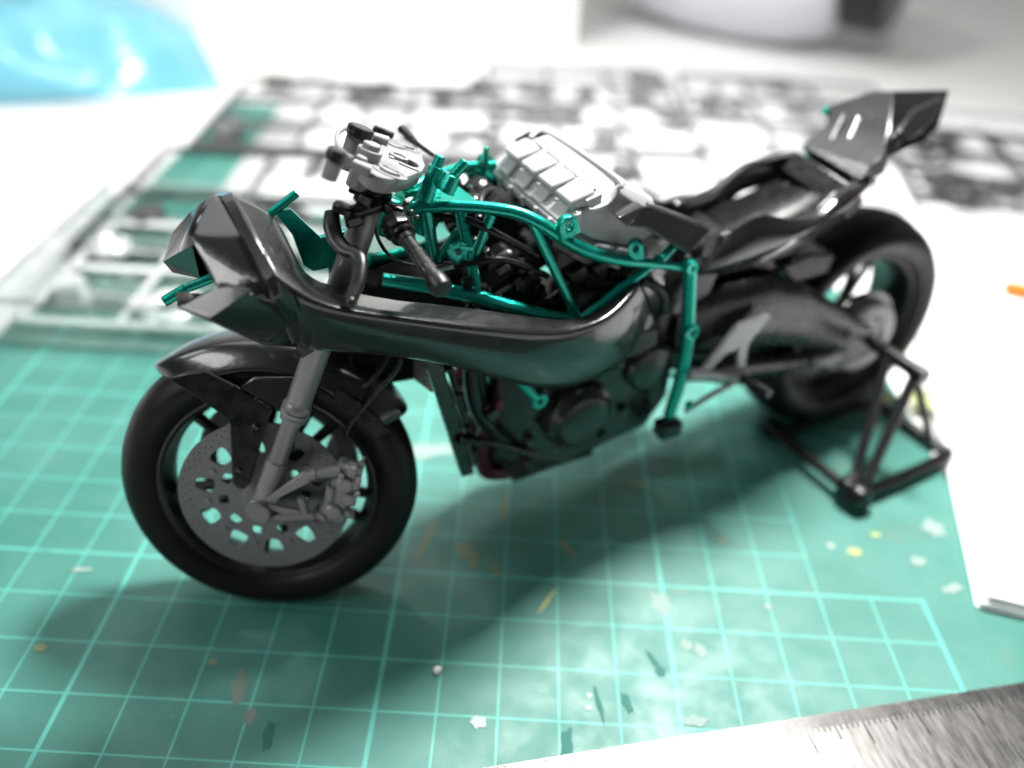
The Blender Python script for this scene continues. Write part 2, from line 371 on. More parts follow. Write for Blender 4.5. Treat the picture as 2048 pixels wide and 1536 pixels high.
 'fbr2': [(-0.525, -0.077, 4.571), (-0.307, -0.147, 4.742), (0.253, -0.415, 4.754), (-0.057, -0.488, 4.225)],
 'bolt': [(-0.446, -0.416, 3.994), (-0.801, -0.405, 3.220)],
 'bhose': [(1.809, -0.863, 5.119), (1.731, -0.936, 4.857), (1.313, -0.892, 4.373), (0.941, -0.813, 3.887), (0.811, -0.855, 3.654)],
 'fendrear': [(1.111, -0.754, 4.292), (1.665, -1.033, 3.963), (1.825, -0.749, 4.072), (1.480, -0.810, 4.610)],
}
BASIS = {'ax': (-0.42692, -0.88552, 0.18327), 's': (0.39447, -0.0, 0.91891), 'fw': (-0.81371, 0.46459, 0.34931), 'c': (-0.212, 0.12104, 2.43893), 'A': (0.0, 0.0, 2.34793), 'Lz2': 5.9}
BIKE_LOC = (3.1526, 3.7341, 0.0)
BIKE_ROT = 0.52030

SPOTS = lambda: [(9.97, 3.56, 0.18, 0.25, 0.40, M_SPOTW, 0.35),
  (10.31, 2.64, 0.11, 0.11, 0.00, M_SPOTW, 0.35),
  (10.54, 2.57, 0.10, 0.16, 0.30, M_SPOTW, 0.35),
  (11.96, 3.66, 0.07, 0.08, 0.00, M_SPOTW, 0.35),
  (7.82, 3.49, 0.04, 0.34, -0.50, M_SPOTY, 0.20),
  (5.42, 4.91, 0.06, 0.61, -0.25, M_SPOTO, 0.35),
  (6.19, 4.63, 0.13, 0.20, 0.20, M_SPOTO, 0.50),
  (6.39, 4.38, 0.08, 0.25, 0.10, M_SPOTO, 0.50),
  (6.93, 5.97, 0.07, 0.41, -0.05, M_SPOTO, 0.50),
  (8.17, 4.85, 0.07, 0.25, 0.70, M_SPOTO, 0.40),
  (6.81, 4.16, 0.07, 0.16, 0.50, M_SPOTO, 0.50),
  (9.74, 6.87, 0.25, 0.08, -0.40, M_SPOTO, 0.40),
  (11.40, 5.32, 0.10, 0.06, 0.00, M_SPOTO, 0.35),
  (2.73, 1.25, 0.13, 0.34, 0.15, M_SPOTP, 0.30),
  (3.04, 0.80, 0.10, 0.16, 0.00, M_SPOTP, 0.40),
  (9.69, 2.25, 0.05, 0.28, 0.50, M_SPOTG, 0.20),
  (9.77, 2.05, 0.09, 0.11, 0.20, M_SPOTG, 0.40),
  (3.41, 0.47, 0.08, 0.25, 0.10, M_SPOTG, 0.30),
  (8.65, 1.44, 0.04, 0.33, 0.20, M_SPOTG, 0.50),
  (9.12, 1.42, 0.07, 0.20, 0.30, M_SPOTG, 0.40),
  (8.09, 0.51, 0.10, 0.33, -0.10, M_SPOTG, 0.50),
  (8.51, 1.50, 0.05, 0.05, 0.00, M_SPOTS, 0.35),
  (8.48, 1.28, 0.06, 0.05, 0.00, M_SPOTS, 0.35),
  (6.68, 0.90, 0.13, 0.11, 0.00, M_SPOTS, 0.35),
  (10.19, 1.16, 0.20, 0.10, 0.10, M_SPOTW, 0.50),
  (14.07, 5.18, 0.15, 0.11, 0.00, M_SPOTY, 0.35),
  (14.66, 5.72, 0.10, 0.07, 0.00, M_SPOTY, 0.35),
  (13.60, 5.32, 0.08, 0.07, 0.00, M_SPOTS, 0.35),
  (16.40, 10.84, 0.29, 0.33, 0.00, M_SPOTY, 0.35),
  (17.53, 10.74, 0.37, 0.41, 0.00, M_SPOTY, 0.35),
  (15.73, 9.53, 0.16, 0.20, 0.40, M_SPOTO, 0.35),
  (-0.80, 1.81, 0.11, 0.08, 0.00, M_SPOTO, 0.35),
  (2.14, 1.72, 0.07, 0.06, 0.00, M_SPOTO, 0.35),
  (5.17, 7.61, 0.66, 0.23, 0.20, M_SPOTW, 0.40),
  (15.99, 5.97, 0.20, 0.25, 0.20, M_SPOTW, 0.50),
  (15.32, 5.01, 0.16, 0.12, 0.20, M_SPOTW, 0.50),
  (15.66, 4.32, 0.25, 0.10, 0.40, M_SPOTW, 0.50),
  (-0.92, 3.56, 0.20, 0.05, 0.10, M_SPOTW, 0.40)]

# ------------------------------------------------------------------ the motorcycle kit
# bike space: x rearwards, y to the far (right-hand) side, z up; front steering axis at x = y = 0
AX = V(BASIS['ax']); SS = V(BASIS['s']); FW = V(BASIS['fw']); WC = V(BASIS['c']); AA = V(BASIS['A'])
BK = -FW
bike = thing("motorcycle_model", "half-built black and green motorcycle model kit without bodywork on the cutting mat", "model motorcycle", BIKE_LOC, BIKE_ROT)
def T(k): return [V(p) for p in TR[k]]
def mir(p): p = V(p); return Vector((p.x, -p.y, p.z))
def W(r, a, s): return WC + BK * r + AX * a + SS * s       # steered space: back, towards the near side, along the fork
NEAR = Vector((0, -1, 0)); XX = Vector((1, 0, 0)); ZZ = Vector((0, 0, 1))

# ---- wheels
def tyre_profile(R, w, rin):
    h = w / 2
    pr = [(rin, h * 0.72), (rin + 0.12 * (R - rin), h * 0.86), (rin + 0.32 * (R - rin), h * 0.97), (rin + 0.5 * (R - rin), h * 1.0),
          (rin + 0.66 * (R - rin), h * 0.94), (rin + 0.80 * (R - rin), h * 0.78), (rin + 0.91 * (R - rin), h * 0.54), (rin + 0.98 * (R - rin), h * 0.27), (R - 0.001, 0.018), (R + 0.010, 0)]
    return pr + [(r, -y) for r, y in reversed(pr[:-1])]

def wheel(prefix, c, axis, R, w, rin, spokes, phase):
    up = (ZZ - axis * axis.dot(ZZ)).normalized(); bk = axis.cross(up)
    rim = M()
    h = w / 2 * 0.74
    prof = [(rin + 0.05, h), (rin - 0.03, h), (rin - 0.08, h * 0.92), (rin - 0.12, h * 0.55), (rin - 0.18, h * 0.25), (rin - 0.18, -h * 0.25),
            (rin - 0.12, -h * 0.55), (rin - 0.08, -h * 0.92), (rin - 0.03, -h), (rin + 0.05, -h), (rin + 0.02, 0)]
    rim.lathe(c, axis, prof, 96, closed=True)
    rim_o = make(prefix + "_wheel", rim, M_RIM, bike, angle=30)
    ty = M(); pr = tyre_profile(R, w, rin)
    ty.lathe(c, axis, pr + [(rin + 0.02, -h * 0.5), (rin + 0.02, h * 0.5)], 128, closed=True)
    make("tyre", ty, M_TYRE, rim_o, angle=50)
    hub = M(); hub.lathe(c, axis, [(0.12, 0.34), (0.24, 0.34), (0.30, 0.22), (0.26, 0.0), (0.30, -0.22), (0.24, -0.34), (0.12, -0.34)], 32)
    make("hub", hub, M_RIM, rim_o)
    for k in range(spokes):
        a0 = phase + 2 * math.pi * k / spokes
        for d in (-0.16, 0.16):
            sp = M()
            p0 = c + (bk * math.cos(a0 + d * 0.5) + up * math.sin(a0 + d * 0.5)) * 0.22
            p1 = c + (bk * math.cos(a0 + d) + up * math.sin(a0 + d)) * (rin - 0.14)
            sp.tube([p0, p0.lerp(p1, 0.5), p1], [0.10, 0.085, 0.10], 10)
            make("spoke", sp, M_RIM, rim_o)
    return rim_o

RF = 2.47; fr_c = WC.copy()
front = wheel("front", fr_c, AX, RF, 1.02, 1.80, 5, 0.96)
RR = 2.62; rr_c = Vector((12.83, 0, 2.63))
rear = wheel("rear", rr_c, NEAR, RR, 1.66, 1.80, 5, 0.62)

# ---- brake discs
def disc_loops(R, rin, nwin, drill=True):
    loops = [circle2(0, 0, R, 120), circle2(0, 0, rin, 40)]
    def sector(r0, r1, a, w0, w1):
        pts = []
        for rr, ww, sgn in ((r0, w0, -1), (r1, w1, -1), (r1, w1, 1), (r0, w0, 1)):
            t = a + sgn * ww / rr
            pts.append(Vector((rr * math.cos(t), rr * math.sin(t), 0)))
        return [(p.x, p.y) for p in chaikin(pts, 2, 0.18)]
    for k in range(nwin):
        a = 2 * math.pi * k / nwin + 0.12
        big = k % 2 == 0
        loops.append(sector(R * 0.60, R * 0.815, a, 0.115 if big else 0.165, 0.185 if big else 0.095))
        loops.append(sector(R * 0.43, R * 0.545, a + math.pi / nwin, 0.115, 0.075))
    if drill:
        for k in range(48):
            a = 2 * math.pi * k / 48
            for j, rr in enumerate((0.865, 0.91, 0.955)):
                t = a + j * 0.05
                loops.append(circle2(R * rr * math.cos(t), R * rr * math.sin(t), 0.016, 6))
    return loops
dsp = M(); dsp.plate(disc_loops(1.395, 0.30, 10), 0.05, W(0, 0.60, 0), BK, SS, 0.0)
d_o = make("brake_disc", dsp, M_DISC, front, bevel=0.0)
hubm = M(); hubm.lathe(W(0, 0.60, 0), AX, [(0.34, -0.26), (0.36, 0.04), (0.30, 0.06), (0.14, 0.06)], 40)
make("disc_carrier", hubm, M_DISC, d_o)
for k in range(10):
    a = 2 * math.pi * k / 10 + 0.12 + math.pi / 10
    b = M(); p = W(0.93 * math.cos(a), 0.62, 0.93 * math.sin(a)); b.cyl(p, p + AX * 0.035, 0.055, 0.045, 10)
    make("disc_bobbin", b, M_CALIPER, d_o)
dsp2 = M(); dsp2.plate([circle2(0, 0, 1.395, 90), circle2(0, 0, 1.08, 70)], 0.05, W(0, -0.60, 0), BK, SS, 0.0)
make("brake_disc", dsp2, M_DISC, front)

# ---- fork
fork_o = None
for a_, nm in ((0.88, "fork_leg"), (-0.88, "fork_leg")):
    up = M(); up.lathe(W(0, a_, 0), SS, [(0.19, 1.93), (0.195, 1.95), (0.195, 5.92), (0.15, 5.94)], 36)
    fo = make(nm, up, M_FORK, bike, angle=30)
    if fork_o is None: fork_o = fo
    sl = M(); sl.lathe(W(0, a_, 0), SS, [(0.175, 0.15), (0.178, 0.92), (0.152, 0.935), (0.145, 0.96), (0.145, 1.95)], 36)
    make("fork_slider", sl, M_FORK, fo, angle=30)
    rg = M(); rg.lathe(W(0, a_, 0), SS, [(0.18, 1.70), (0.205, 1.71), (0.205, 1.77), (0.19, 1.785), (0.225, 1.80), (0.23, 1.87), (0.205, 1.885), (0.225, 1.90), (0.225, 1.96), (0.20, 2.02), (0.18, 2.02)], 40)
    make("dust_seal", rg, M_FORK, fo, angle=25)
    ft = M(); ft.box(W(0.03, a_, 0.12), (0.40, 0.26, 0.50), BK, AX); ft.cyl(W(0, a_ - 0.14, 0), W(0, a_ + 0.17, 0), 0.215, n=32)
    make("axle_clamp", ft, M_FORK, fo, bevel=0.03)
ac = M(); ac.lathe(W(0, 1.03, 0), AX, [(0.20, 0.0), (0.195, 0.10), (0.165, 0.115), (0.16, 0.105), (0.02, 0.105)], 40)
make("axle_cap", ac, M_FORK, fork_o)
axl = M(); axl.cyl(W(0, -1.02, 0), W(0, 1.02, 0), 0.11)
make("axle", axl, M_FORK, front)

# ---- caliper and its bracket arms
cp = T('cal')
ar = M()
u0, u1, u2 = T('armu'); l0, l1, l2 = T('arml')
nrm = AX
def arm_plate(a, b, wa, wb, th):
    a, b = V(a), V(b); d = (b - a).normalized(); s_ = d.cross(AX).normalized()
    return M().prism([a + s_ * wa - AX * th / 2, b + s_ * wb - AX * th / 2, b - s_ * wb - AX * th / 2, a - s_ * wa - AX * th / 2], AX * th)
m = arm_plate(u0 + (u1 - u0) * 0.1, u1, 0.05, 0.105, 0.10)
br_o = make("caliper_bracket", m, M_CALIPER, bike, bevel=0.02)
m = M(); m.lathe(u1, (u2 - u1), [(0.10, -0.03), (0.105, 0.10), (0.08, 0.11), (0.08, 0.15), (0.095, 0.16), (0.09, (u2 - u1).length)], 24); make("bracket_tube", m, M_CALIPER, br_o, angle=30)
m = M(); m.lathe(l0, (l2 - l0), [(0.085, 0.0), (0.085, 0.82), (0.065, 0.84), (0.065, 0.90), (0.09, 0.92), (0.085, 1.22), (0.07, 1.24), (0.07, (l2 - l0).length), (0.03, (l2 - l0).length)], 24); make("bracket_tube", m, M_CALIPER, br_o, angle=30)
m = arm_plate(l0 + SS * 0.25, l0.lerp(l2, 0.42) + SS * 0.03, 0.04, 0.10, 0.08); make("bracket_web", m, M_CALIPER, br_o, bevel=0.02)
m = M(); q0 = l0.lerp(u1, 0.45) + SS * 0.12 + BK * 0.25; m.cyl(q0, l0.lerp(l2, 0.48), 0.07, n=14); make("bracket_web", m, M_CALIPER, br_o, bevel=0.01)
calo = M()
cc = cp[0]
cal_d = (u2 - l2).normalized()
calo.box(cc - BK * 0.02, (0.42, 0.36, 1.12), BK, AX, None)
cal_o = make("brake_caliper", calo, M_CALIPER, bike, bevel=0.07)
for k in (-0.30, 0.26):
    m = M(); m.lathe(cc + SS * k - BK * 0.02 + AX * 0.1, AX, [(0.155, 0.0), (0.15, 0.12), (0.12, 0.15), (0.05, 0.155)], 28); make("piston_cover", m, M_CALIPER, cal_o, angle=30)
for dx, dz, sx, sz in ((0.12, 0.30, 0.22, 0.18), (0.15, 0.02, 0.20, 0.22), (0.1, -0.36, 0.20, 0.16), (-0.18, 0.0, 0.14, 0.30), (0.02, 0.52, 0.16, 0.20)):
    m = M(); m.box(cc + BK * dx + SS * dz + AX * 0.12, (sx, 0.22, sz), BK + SS * 0.2, AX); make("caliper_rib", m, M_CALIPER, cal_o, bevel=0.035)
for dx, dz in ((-0.12, 0.42), (0.16, 0.46), (-0.14, -0.42), (0.2, -0.2), (0.22, 0.2)):
    m = M(); p = cc + BK * dx + SS * dz + AX * 0.22; m.cyl(p, p + AX * 0.07, 0.05, n=8); make("bolt", m, M_CALIPER, cal_o, bevel=0.01)
m = M(); p = cc + SS * 0.55 + BK * 0.12; m.lathe(p, SS, [(0.06, 0), (0.06, 0.08), (0.03, 0.1), (0.03, 0.18)], 12); make("bleed_nipple", m, M_CALIPER, cal_o)
# far caliper
m = M(); m.box(WC + BK * 0.85 - AX * 0.75 + SS * 0.28, (0.34, 0.34, 1.0), BK, AX); make("brake_caliper", m, M_CALIPER, bike, bevel=0.07)

# ---- front fender: shell swept round the tyre
def fend_ring(phi, wtop, drop, R=2.70):
    a = math.radians(phi); out = []
    nseg = 16
    for j in range(nseg + 1):
        t = -1 + 2 * j / nseg
        y = wtop * math.copysign(abs(t) ** 0.9, t)
        sag = 0.10 * t * t + drop * max(0.0, abs(t) - 0.55) ** 1.25 / 0.45 ** 1.25
        r = R - sag
        out.append(W(r * math.sin(a), y, r * math.cos(a)))
    return out
fm_ = M(); rows = []
stations = [(-60.5, 0.06, 0.0), (-58.5, 0.24, 0.10), (-54, 0.40, 0.22), (-48, 0.52, 0.32), (-40, 0.58, 0.36), (-30, 0.61, 0.34), (-20, 0.63, 0.30), (-10, 0.64, 0.30), (0, 0.64, 0.30), (10, 0.64, 0.34), (20, 0.63, 0.40), (28, 0.61, 0.42), (34, 0.56, 0.36), (37.5, 0.42, 0.20), (39, 0.22, 0.08)]
for ph, w_, dr in stations: rows.append(fend_ring(ph, w_, dr))
nn = len(rows[0]); vs = [p for r in rows for p in r]; fs = []
for i in range(len(rows) - 1):
    for j in range(nn - 1): fs.append((i * nn + j, i * nn + j + 1, (i + 1) * nn + j + 1, (i + 1) * nn + j))
fm_.add(vs, fs)
fend = make("front_fender", fm_, M_PEARL, bike, solid=0.05, subsurf=1, angle=60)
for sgn in (1, -1):
    def FP(k): 
        out = []
        for p in T(k):
            d = p - WC; a_ = d.dot(AX); out.append(p if sgn == 1 else p - AX * (2 * a_))
        return out
    pts = FP('fbr')
    m = M(); m.prism(pts, AX * (-0.09 * sgn)); bro = make("fender_bracket", m, M_BLACK, fend, bevel=0.025)
    pts = FP('fbr2')
    m = M(); m.prism(pts, AX * (-0.06 * sgn)); make("bracket_gusset", m, M_PEARL, bro, bevel=0.02)
    for p in FP('bolt'):
        m = M(); m.lathe(p, AX * sgn, [(0.07, -0.03), (0.07, 0.015), (0.045, 0.03), (0.04, 0.012), (0.005, 0.012)], 20); make("bracket_bolt", m, M_BLACK, bro, angle=30)
    m = M(); A_ = [W(2.55 * math.sin(math.radians(p)), 0.60 * sgn, 2.55 * math.cos(math.radians(p)) - 0.16) for p in (10, 20, 30, 36)]
    B_ = [W(2.28 * math.sin(math.radians(p)), 0.64 * sgn, 2.28 * math.cos(math.radians(p)) - 0.16) for p in (36, 30, 20, 12)]
    m.prism(A_ + B_, AX * (-0.06 * sgn)); make("fender_skirt", m, M_BLACK, fend, bevel=0.02)
# brake hose to the near caliper
m = M(); m.tube(T('bhose'), 0.045, 10, smooth=6); make("brake_hose", m, M_BLACK, bike)
m = M(); m.tube([p + V((-0.06, 0.25, 0.05)) for p in T('bhose')[:3]] + [W(0.5, 0.2, 2.72)], 0.04, 10, smooth=6); make("brake_hose", m, M_BLACK, bike)

# ---- triple clamp, switches and reservoirs
def S2(p): d = V(p) - AA; return (d.dot(BK), d.dot(AX))
tcz = AA + SS * (BASIS['Lz2'] - 0.11)
outl = [S2(p) for p in TR['tc']]
hc = S2(TR['tch'][0]); rn = S2(TR['tcr'][0]); rf = S2(TR['tcr'][1])
outl = [(p.x, p.y) for p in chaikin([(a, b, 0) for a, b in outl], 1, 0.22)]
m = M(); m.plate([outl, circle2(hc[0], hc[1], 0.15, 28, 0.22)], 0.22, tcz, BK, AX, 0.02)
tc = make("triple_clamp", m, M_GREY, bike, angle=30)
hz = tcz + SS * 0.11
for c2 in (rn, rf):
    p = hz + BK * c2[0] + AX * c2[1]
    m = M(); m.lathe(p, SS, [(0.25, -0.02), (0.25, 0.012), (0.21, 0.02), (0.20, 0.006), (0.15, 0.006), (0.145, 0.04), (0.10, 0.05), (0.02, 0.05)], 36); make("fork_cap", m, M_GREY, tc, angle=30)
    m = M(); m.box(p + SS * 0.055, (0.24, 0.05, 0.03), BK + AX * 0.3, AX); make("adjuster", m, M_GREY, tc, bevel=0.012)
mid = ((rn[0] + rf[0]) / 2, (rn[1] + rf[1]) / 2)
m = M(); p = hz + BK * mid[0] + AX * mid[1]; m.lathe(p, SS, [(0.15, -0.02), (0.145, 0.04), (0.10, 0.05), (0.095, 0.03), (0.02, 0.03)], 32); make("steering_nut", m, M_GREY, tc, angle=30)
m = M(); m.box(hz + BK * (hc[0] + 0.02) + AX * (hc[1] + 0.38) + SS * 0.005, (0.30, 0.08, 0.04), BK, AX); make("clamp_rib", m, M_GREY, tc, bevel=0.015)
m = M(); m.box(hz + BK * (hc[0] - 0.25) + AX * (hc[1] + 0.05) + SS * 0.005, (0.08, 0.45, 0.04), BK, AX); make("clamp_rib", m, M_GREY, tc, bevel=0.015)
i0, i1 = T('ign')
m = M(); m.cyl(i0 - SS * 0.06, i0 - SS * 0.62, 0.17, n=28); m.cyl(i0 + SS * 0.02, i0 - SS * 0.07, 0.12, n=24); igo = make("ignition_barrel", m, M_GREY, tc, bevel=0.012)
m = M(); m.box(i0 - SS * 0.36 + AX * 0.16 - BK * 0.06, (0.16, 0.26, 0.44), BK, AX); make("barrel_housing", m, M_GREY, igo, bevel=0.03)
m = M(); m.cyl(hz + BK * (rn[0] - 0.42) + AX * (rn[1] - 0.1) - SS * 0.10, hz + BK * (rn[0] - 0.42) + AX * (rn[1] - 0.1) + SS * 0.02, 0.06, n=12); make("clamp_bolt", m, M_GREY, tc, bevel=0.01)
for k, (rc0, rad, hh) in enumerate(((T('res')[0], 0.118, 0.24), (T('res')[1], 0.18, 0.50))):
    m = M(); m.lathe(rc0 - SS * 0.13, SS, [(rad * 0.86, -hh), (rad * 0.93, -0.01), (rad * 0.8, 0.0)], 32); ro = make("fluid_reservoir", m, M_GREY, tc, angle=30, bevel=0.015)
    m = M(); m.lathe(rc0 - SS * 0.13, SS, [(rad * 0.95, 0.0), (rad * 1.06, 0.015), (rad * 1.06, 0.12), (rad * 0.98, 0.145), (rad * 0.6, 0.15), (0.02, 0.15)], 12); make("reservoir_cap", m, M_SATIN, ro, angle=25)
a0, a1 = T('arm'); m = M(); m.tube([a0 + SS * 0.05, a0.lerp(a1, 0.5) + SS * 0.04, a1 + SS * 0.03], [0.06, 0.07, 0.085], 14); make("reservoir_arm", m, M_GREY, tc, bevel=0.01)
a0, a1 = T('arm2'); m = M(); m.tube([a0, a1], [0.07, 0.085], 14); make("reservoir_arm", m, M_GREY, tc, bevel=0.01)
m = M(); m.tube(T('rhose'), 0.035, 10, smooth=8); make("reservoir_hose", m, M_GREY, tc)
m = M(); m.tube(T('lev3'), [0.075, 0.055], 12); make("far_grip", m, M_BLACK, tc, bevel=0.015)
m = M(); m.tube(T('lev2'), [0.085, 0.045, 0.03], 12); make("far_lever", m, M_BLACK, tc, bevel=0.015)

# ---- near handlebar
g0, g1, g2 = T('grip'); gd = (g2 - g1).normalized(); L = (g2 - g1).length
m = M(); m.lathe(g1, gd, [(0.058, -0.35), (0.099, -0.33), (0.099, 0.10), (0.117, 0.12), (0.117, 0.20), (0.099, 0.215), (0.103, 0.40), (0.110, 0.41), (0.110, 0.43), (0.103, 0.44), (0.105, 0.74), (0.112, 0.75), (0.112, 0.77), (0.105, 0.78), (0.111, L - 0.16), (0.146, L - 0.13), (0.152, L), (0.135, L + 0.07), (0.070, L + 0.075)], 32)
grip = make("handlebar_grip", m, M_SATIN, bike, angle=30)
for k in range(10):
    t_ = 2 * math.pi * k / 10; e1 = gd.orthogonal().normalized(); e2 = gd.cross(e1)
    off = (e1 * math.cos(t_) + e2 * math.sin(t_)) * 0.101
    m = M(); m.box(g1 + gd * (0.45 + 0.23) + off, (L - 0.75, 0.022, 0.02), gd, e1 * -math.sin(t_) + e2 * math.cos(t_)); make("grip_rib", m, M_SATIN, grip, bevel=0.004)
m = M(); m.lathe(g1, gd, [(0.06, 0.02), (0.17, 0.03), (0.185, 0.055), (0.17, 0.085), (0.09, 0.09)], 36); make("grip_flange", m, M_BLACK, grip, angle=25)
m = M(); m.lathe(g1 - gd * 0.10, gd, [(0.12, -0.16), (0.215, -0.14), (0.225, 0.0), (0.20, 0.05), (0.19, 0.10), (0.10, 0.11)], 9); sw = make("switch_box", m, M_BLACK, bike, bevel=0.03, angle=25)
sb = T('swbox')[0]
m = M(); m.box(sb + V((0.07, -0.08, -0.04)), (0.30, 0.26, 0.16), XX * 0.8 + V((0, -0.5, -0.2)), NEAR + ZZ * 0.1, taper=0.8); make("switch_cover", m, M_BLACK, sw, bevel=0.04)
for dx, dy, dz in ((0.26, -0.18, -0.06), (0.33, -0.22, -0.13), (0.25, -0.05, 0.02)):
    m = M(); m.box(sb + V((dx, dy, dz)), (0.09, 0.07, 0.07), XX, NEAR); make("switch_button", m, M_BLACK, sw, bevel=0.02)
pp = T('perch'); pv_ = T('pivot')[0]
m = M(); m.tube(pp, [0.12, 0.105, 0.085], 16); pe = make("lever_perch", m, M_BLACK, bike, bevel=0.02)
m = M(); m.lathe(pv_ + ZZ * 0.01, SS, [(0.11, -0.10), (0.16, -0.09), (0.165, -0.01), (0.14, 0.02), (0.03, 0.025)], 20); make("pivot_cap", m, M_BLACK, pe, angle=30)
m = M(); m.box((pp[1] + pp[2]) / 2 + V((0.02, 0, -0.12)), (0.26, 0.16, 0.18), pp[2] - pp[0], NEAR); make("perch_clamp", m, M_BLACK, pe, bevel=0.04)
m = M(); m.tube(T('lever'), [0.10, 0.12, 0.115, 0.11, 0.10, 0.10, 0.10, 0.095, 0.085], 14, smooth=6, flat=(1.0, 0.62)); make("clutch_lever", m, M_SATIN, pe)
m = M(); m.ball(T('lever')[-1] + V((-0.0, -0.02, -0.02)), 0.08); make("lever_end", m, M_SATIN, pe)
for k, (u_, v_) in enumerate(((0.0, 0.0), (0.14, -0.03), (-0.10, 0.06), (0.06, 0.14), (0.22, -0.14))):
    m = M(); p = W(-0.12 + u_, 1.02 + v_, 5.42 + 0.04 * (k % 3)); m.box(p, (0.22, 0.12, 0.16), BK + AX * (0.3 * (k - 2)), AX + SS * 0.2); make("clip_on_clamp", m, M_BLACK, pe, bevel=0.03)
m = M(); m.lathe(W(0, 0.88, 5.30), SS, [(0.20, 0), (0.25, 0.02), (0.25, 0.26), (0.20, 0.28)], 28); make("clip_on_ring", m, M_BLACK, pe, bevel=0.01)
m = M(); m.tube(T('clutchcable'), 0.028, 8, smooth=6); make("clutch_cable", m, M_BLACK, bike)

# ---- steering head and lower triple clamp
m = M(); m.lathe(AA, SS, [(0.20, 4.75), (0.24, 4.8), (0.24, 5.3), (0.20, 5.35)], 32)
m2 = M(); m2.plate([[(p.x, p.y) for p in chaikin([(-0.3, 1.15, 0), (0.3, 1.15, 0), (0.42, 0.3, 0), (0.42, -0.3, 0), (0.3, -1.15, 0), (-0.3, -1.15, 0), (-0.42, -0.3, 0), (-0.42, 0.3, 0)], 2, 0.25)]], 0.30, AA + SS * 3.35, BK, AX, 0.02)
make("lower_triple_clamp", m2, M_SATIN, bike, angle=30)

m3 = M(); m3.box(V((2.2, 0.22, 4.95)), (2.2, 1.0, 2.0), V((1, 0, -0.1)), NEAR, taper=0.8); make('air_inlet_box', m3, M_MATTE, bike, bevel=0.1)
# ---- trellis frame
m.tube([TR['plate'][2], V(TR['plate'][2]) + V((-0.35, 0.02, -0.55))], [0.24, 0.30], 20)
frame = make("frame", m, M_GREEN, bike, bevel=0.02)
def fbar(name, pts, r, smooth=0, both=True, n=16):
    for s_ in ((1, -1) if both else (1,)):
        m = M(); m.tube([p if s_ == 1 else mir(p) for p in pts], r, n, smooth=smooth); o = make(name, m, M_GREEN, frame)
up = T('up'); lo = T('lo')
fbar("frame_tube", up, [0.10, 0.10, 0.10, 0.10, 0.10, 0.105, 0.105, 0.105, 0.10, 0.09, 0.085], 6)
fbar("frame_tube", lo, [0.11, 0.11, 0.112, 0.112, 0.11, 0.10, 0.07], 6)
d1 = T('d1'); d2 = T('d2'); d3 = T('d3'); d4 = T('d4'); d5 = T('d5'); d6 = T('d6')
fbar("frame_tube", d1, [0.085, 0.07]); fbar("frame_tube", d2, [0.07, 0.082])
fbar("frame_tube", d3, [0.095, 0.088]); fbar("frame_tube", d4, [0.082, 0.075], both=False); fbar("frame_tube", d5, [0.10, 0.09], both=False)
fbar("frame_tube", d6, [0.065, 0.065], both=False)
for e_ in (d3[1], d1[1], d2[1]):       # weld beads at the joints
    m = M(); m.ball(e_, 0.10, 14, 8); make("weld", m, M_GREEN, frame)
def lug(name, c, stem, ro, ri, th, ex=XX, ey=ZZ, side=1):
    c = V(c); st = V(stem) if stem is not None else None
    ex = V(ex).normalized(); ey = (V(ey) - ex * V(ey).dot(ex)).normalized()
    out = []
    if st is not None:
        d = st - c; a0 = math.atan2(d.dot(ey), d.dot(ex)); dl = d.length
        for k in range(22):
            a = a0 + math.pi / 2 + math.pi * k / 21
            out.append((ro * math.cos(a), ro * math.sin(a)))
        for sg in (-1, 1):
            out.append((dl * math.cos(a0) + sg * ro * 1.05 * math.cos(a0 + math.pi / 2), dl * math.sin(a0) + sg * ro * 1.05 * math.sin(a0 + math.pi / 2)))
    else: out = circle2(0, 0, ro, 28)
    m = M(); m.plate([out, circle2(0, 0, ri, 20)], th, c, ex, ey, 0.015)
    return make(name, m, M_GREEN, frame, angle=30)
l1, l1b, l2_, l2b = T('lug1')[0], T('lug1b')[0], T('lug2')[0], T('lug2b')[0]
lug("frame_lug", l1, l1.lerp(l1b, 0.7), 0.165, 0.078, 0.14); lug("frame_lug", mir(l1), mir(l1b), 0.15, 0.07, 0.14)
lug("frame_lug", l2_, l2b, 0.125, 0.05, 0.18, XX * 0.8 + NEAR * 0.5); lug("frame_lug", mir(l2_), mir(l2b), 0.125, 0.05, 0.18)
bk_ = T('brk')[0]; lug("mount_bracket", bk_, bk_ + V((0.12, 0, -0.12)), 0.17, 0.045, 0.07)
m = M(); m.prism([bk_ + V((0.0, 0.02, 0.12)), bk_ + V((0.24, -0.02, 0.05)), bk_ + V((0.30, -0.02, -0.45)), bk_ + V((0.10, 0.02, -0.18))], V((0, -0.06, 0))); make("mount_bracket", m, M_GREEN, frame, bevel=0.01)
gp = T('plate')
m = M(); top = [gp[0], gp[1], gp[2], gp[3], gp[4]]
m.prism(top, V((0, 0, -0.10))); make("head_gusset", m, M_GREEN, frame, bevel=0.015)
m = M(); m.prism([mir(p) for p in top], V((0, 0, -0.10))); make("head_gusset", m, M_GREEN, frame, bevel=0.015)
for k, rr in (('peg1', (0.115, 0.085)), ('peg2', (0.13, 0.085))):
    a, b, c_ = T(k)
    m = M(); m.tube([a + (a - b) * 0.2, b], [rr[0] * 1.15, rr[0]], 24); m.tube([b + (a - b) * 0.03, c_], [rr[1], rr[1] * 0.95], 20); make("frame_peg", m, M_GREEN, frame, bevel=0.012)
m = M(); m.tube(T('rail'), 0.065, 12); make("cross_rail", m, M_GREEN, frame)
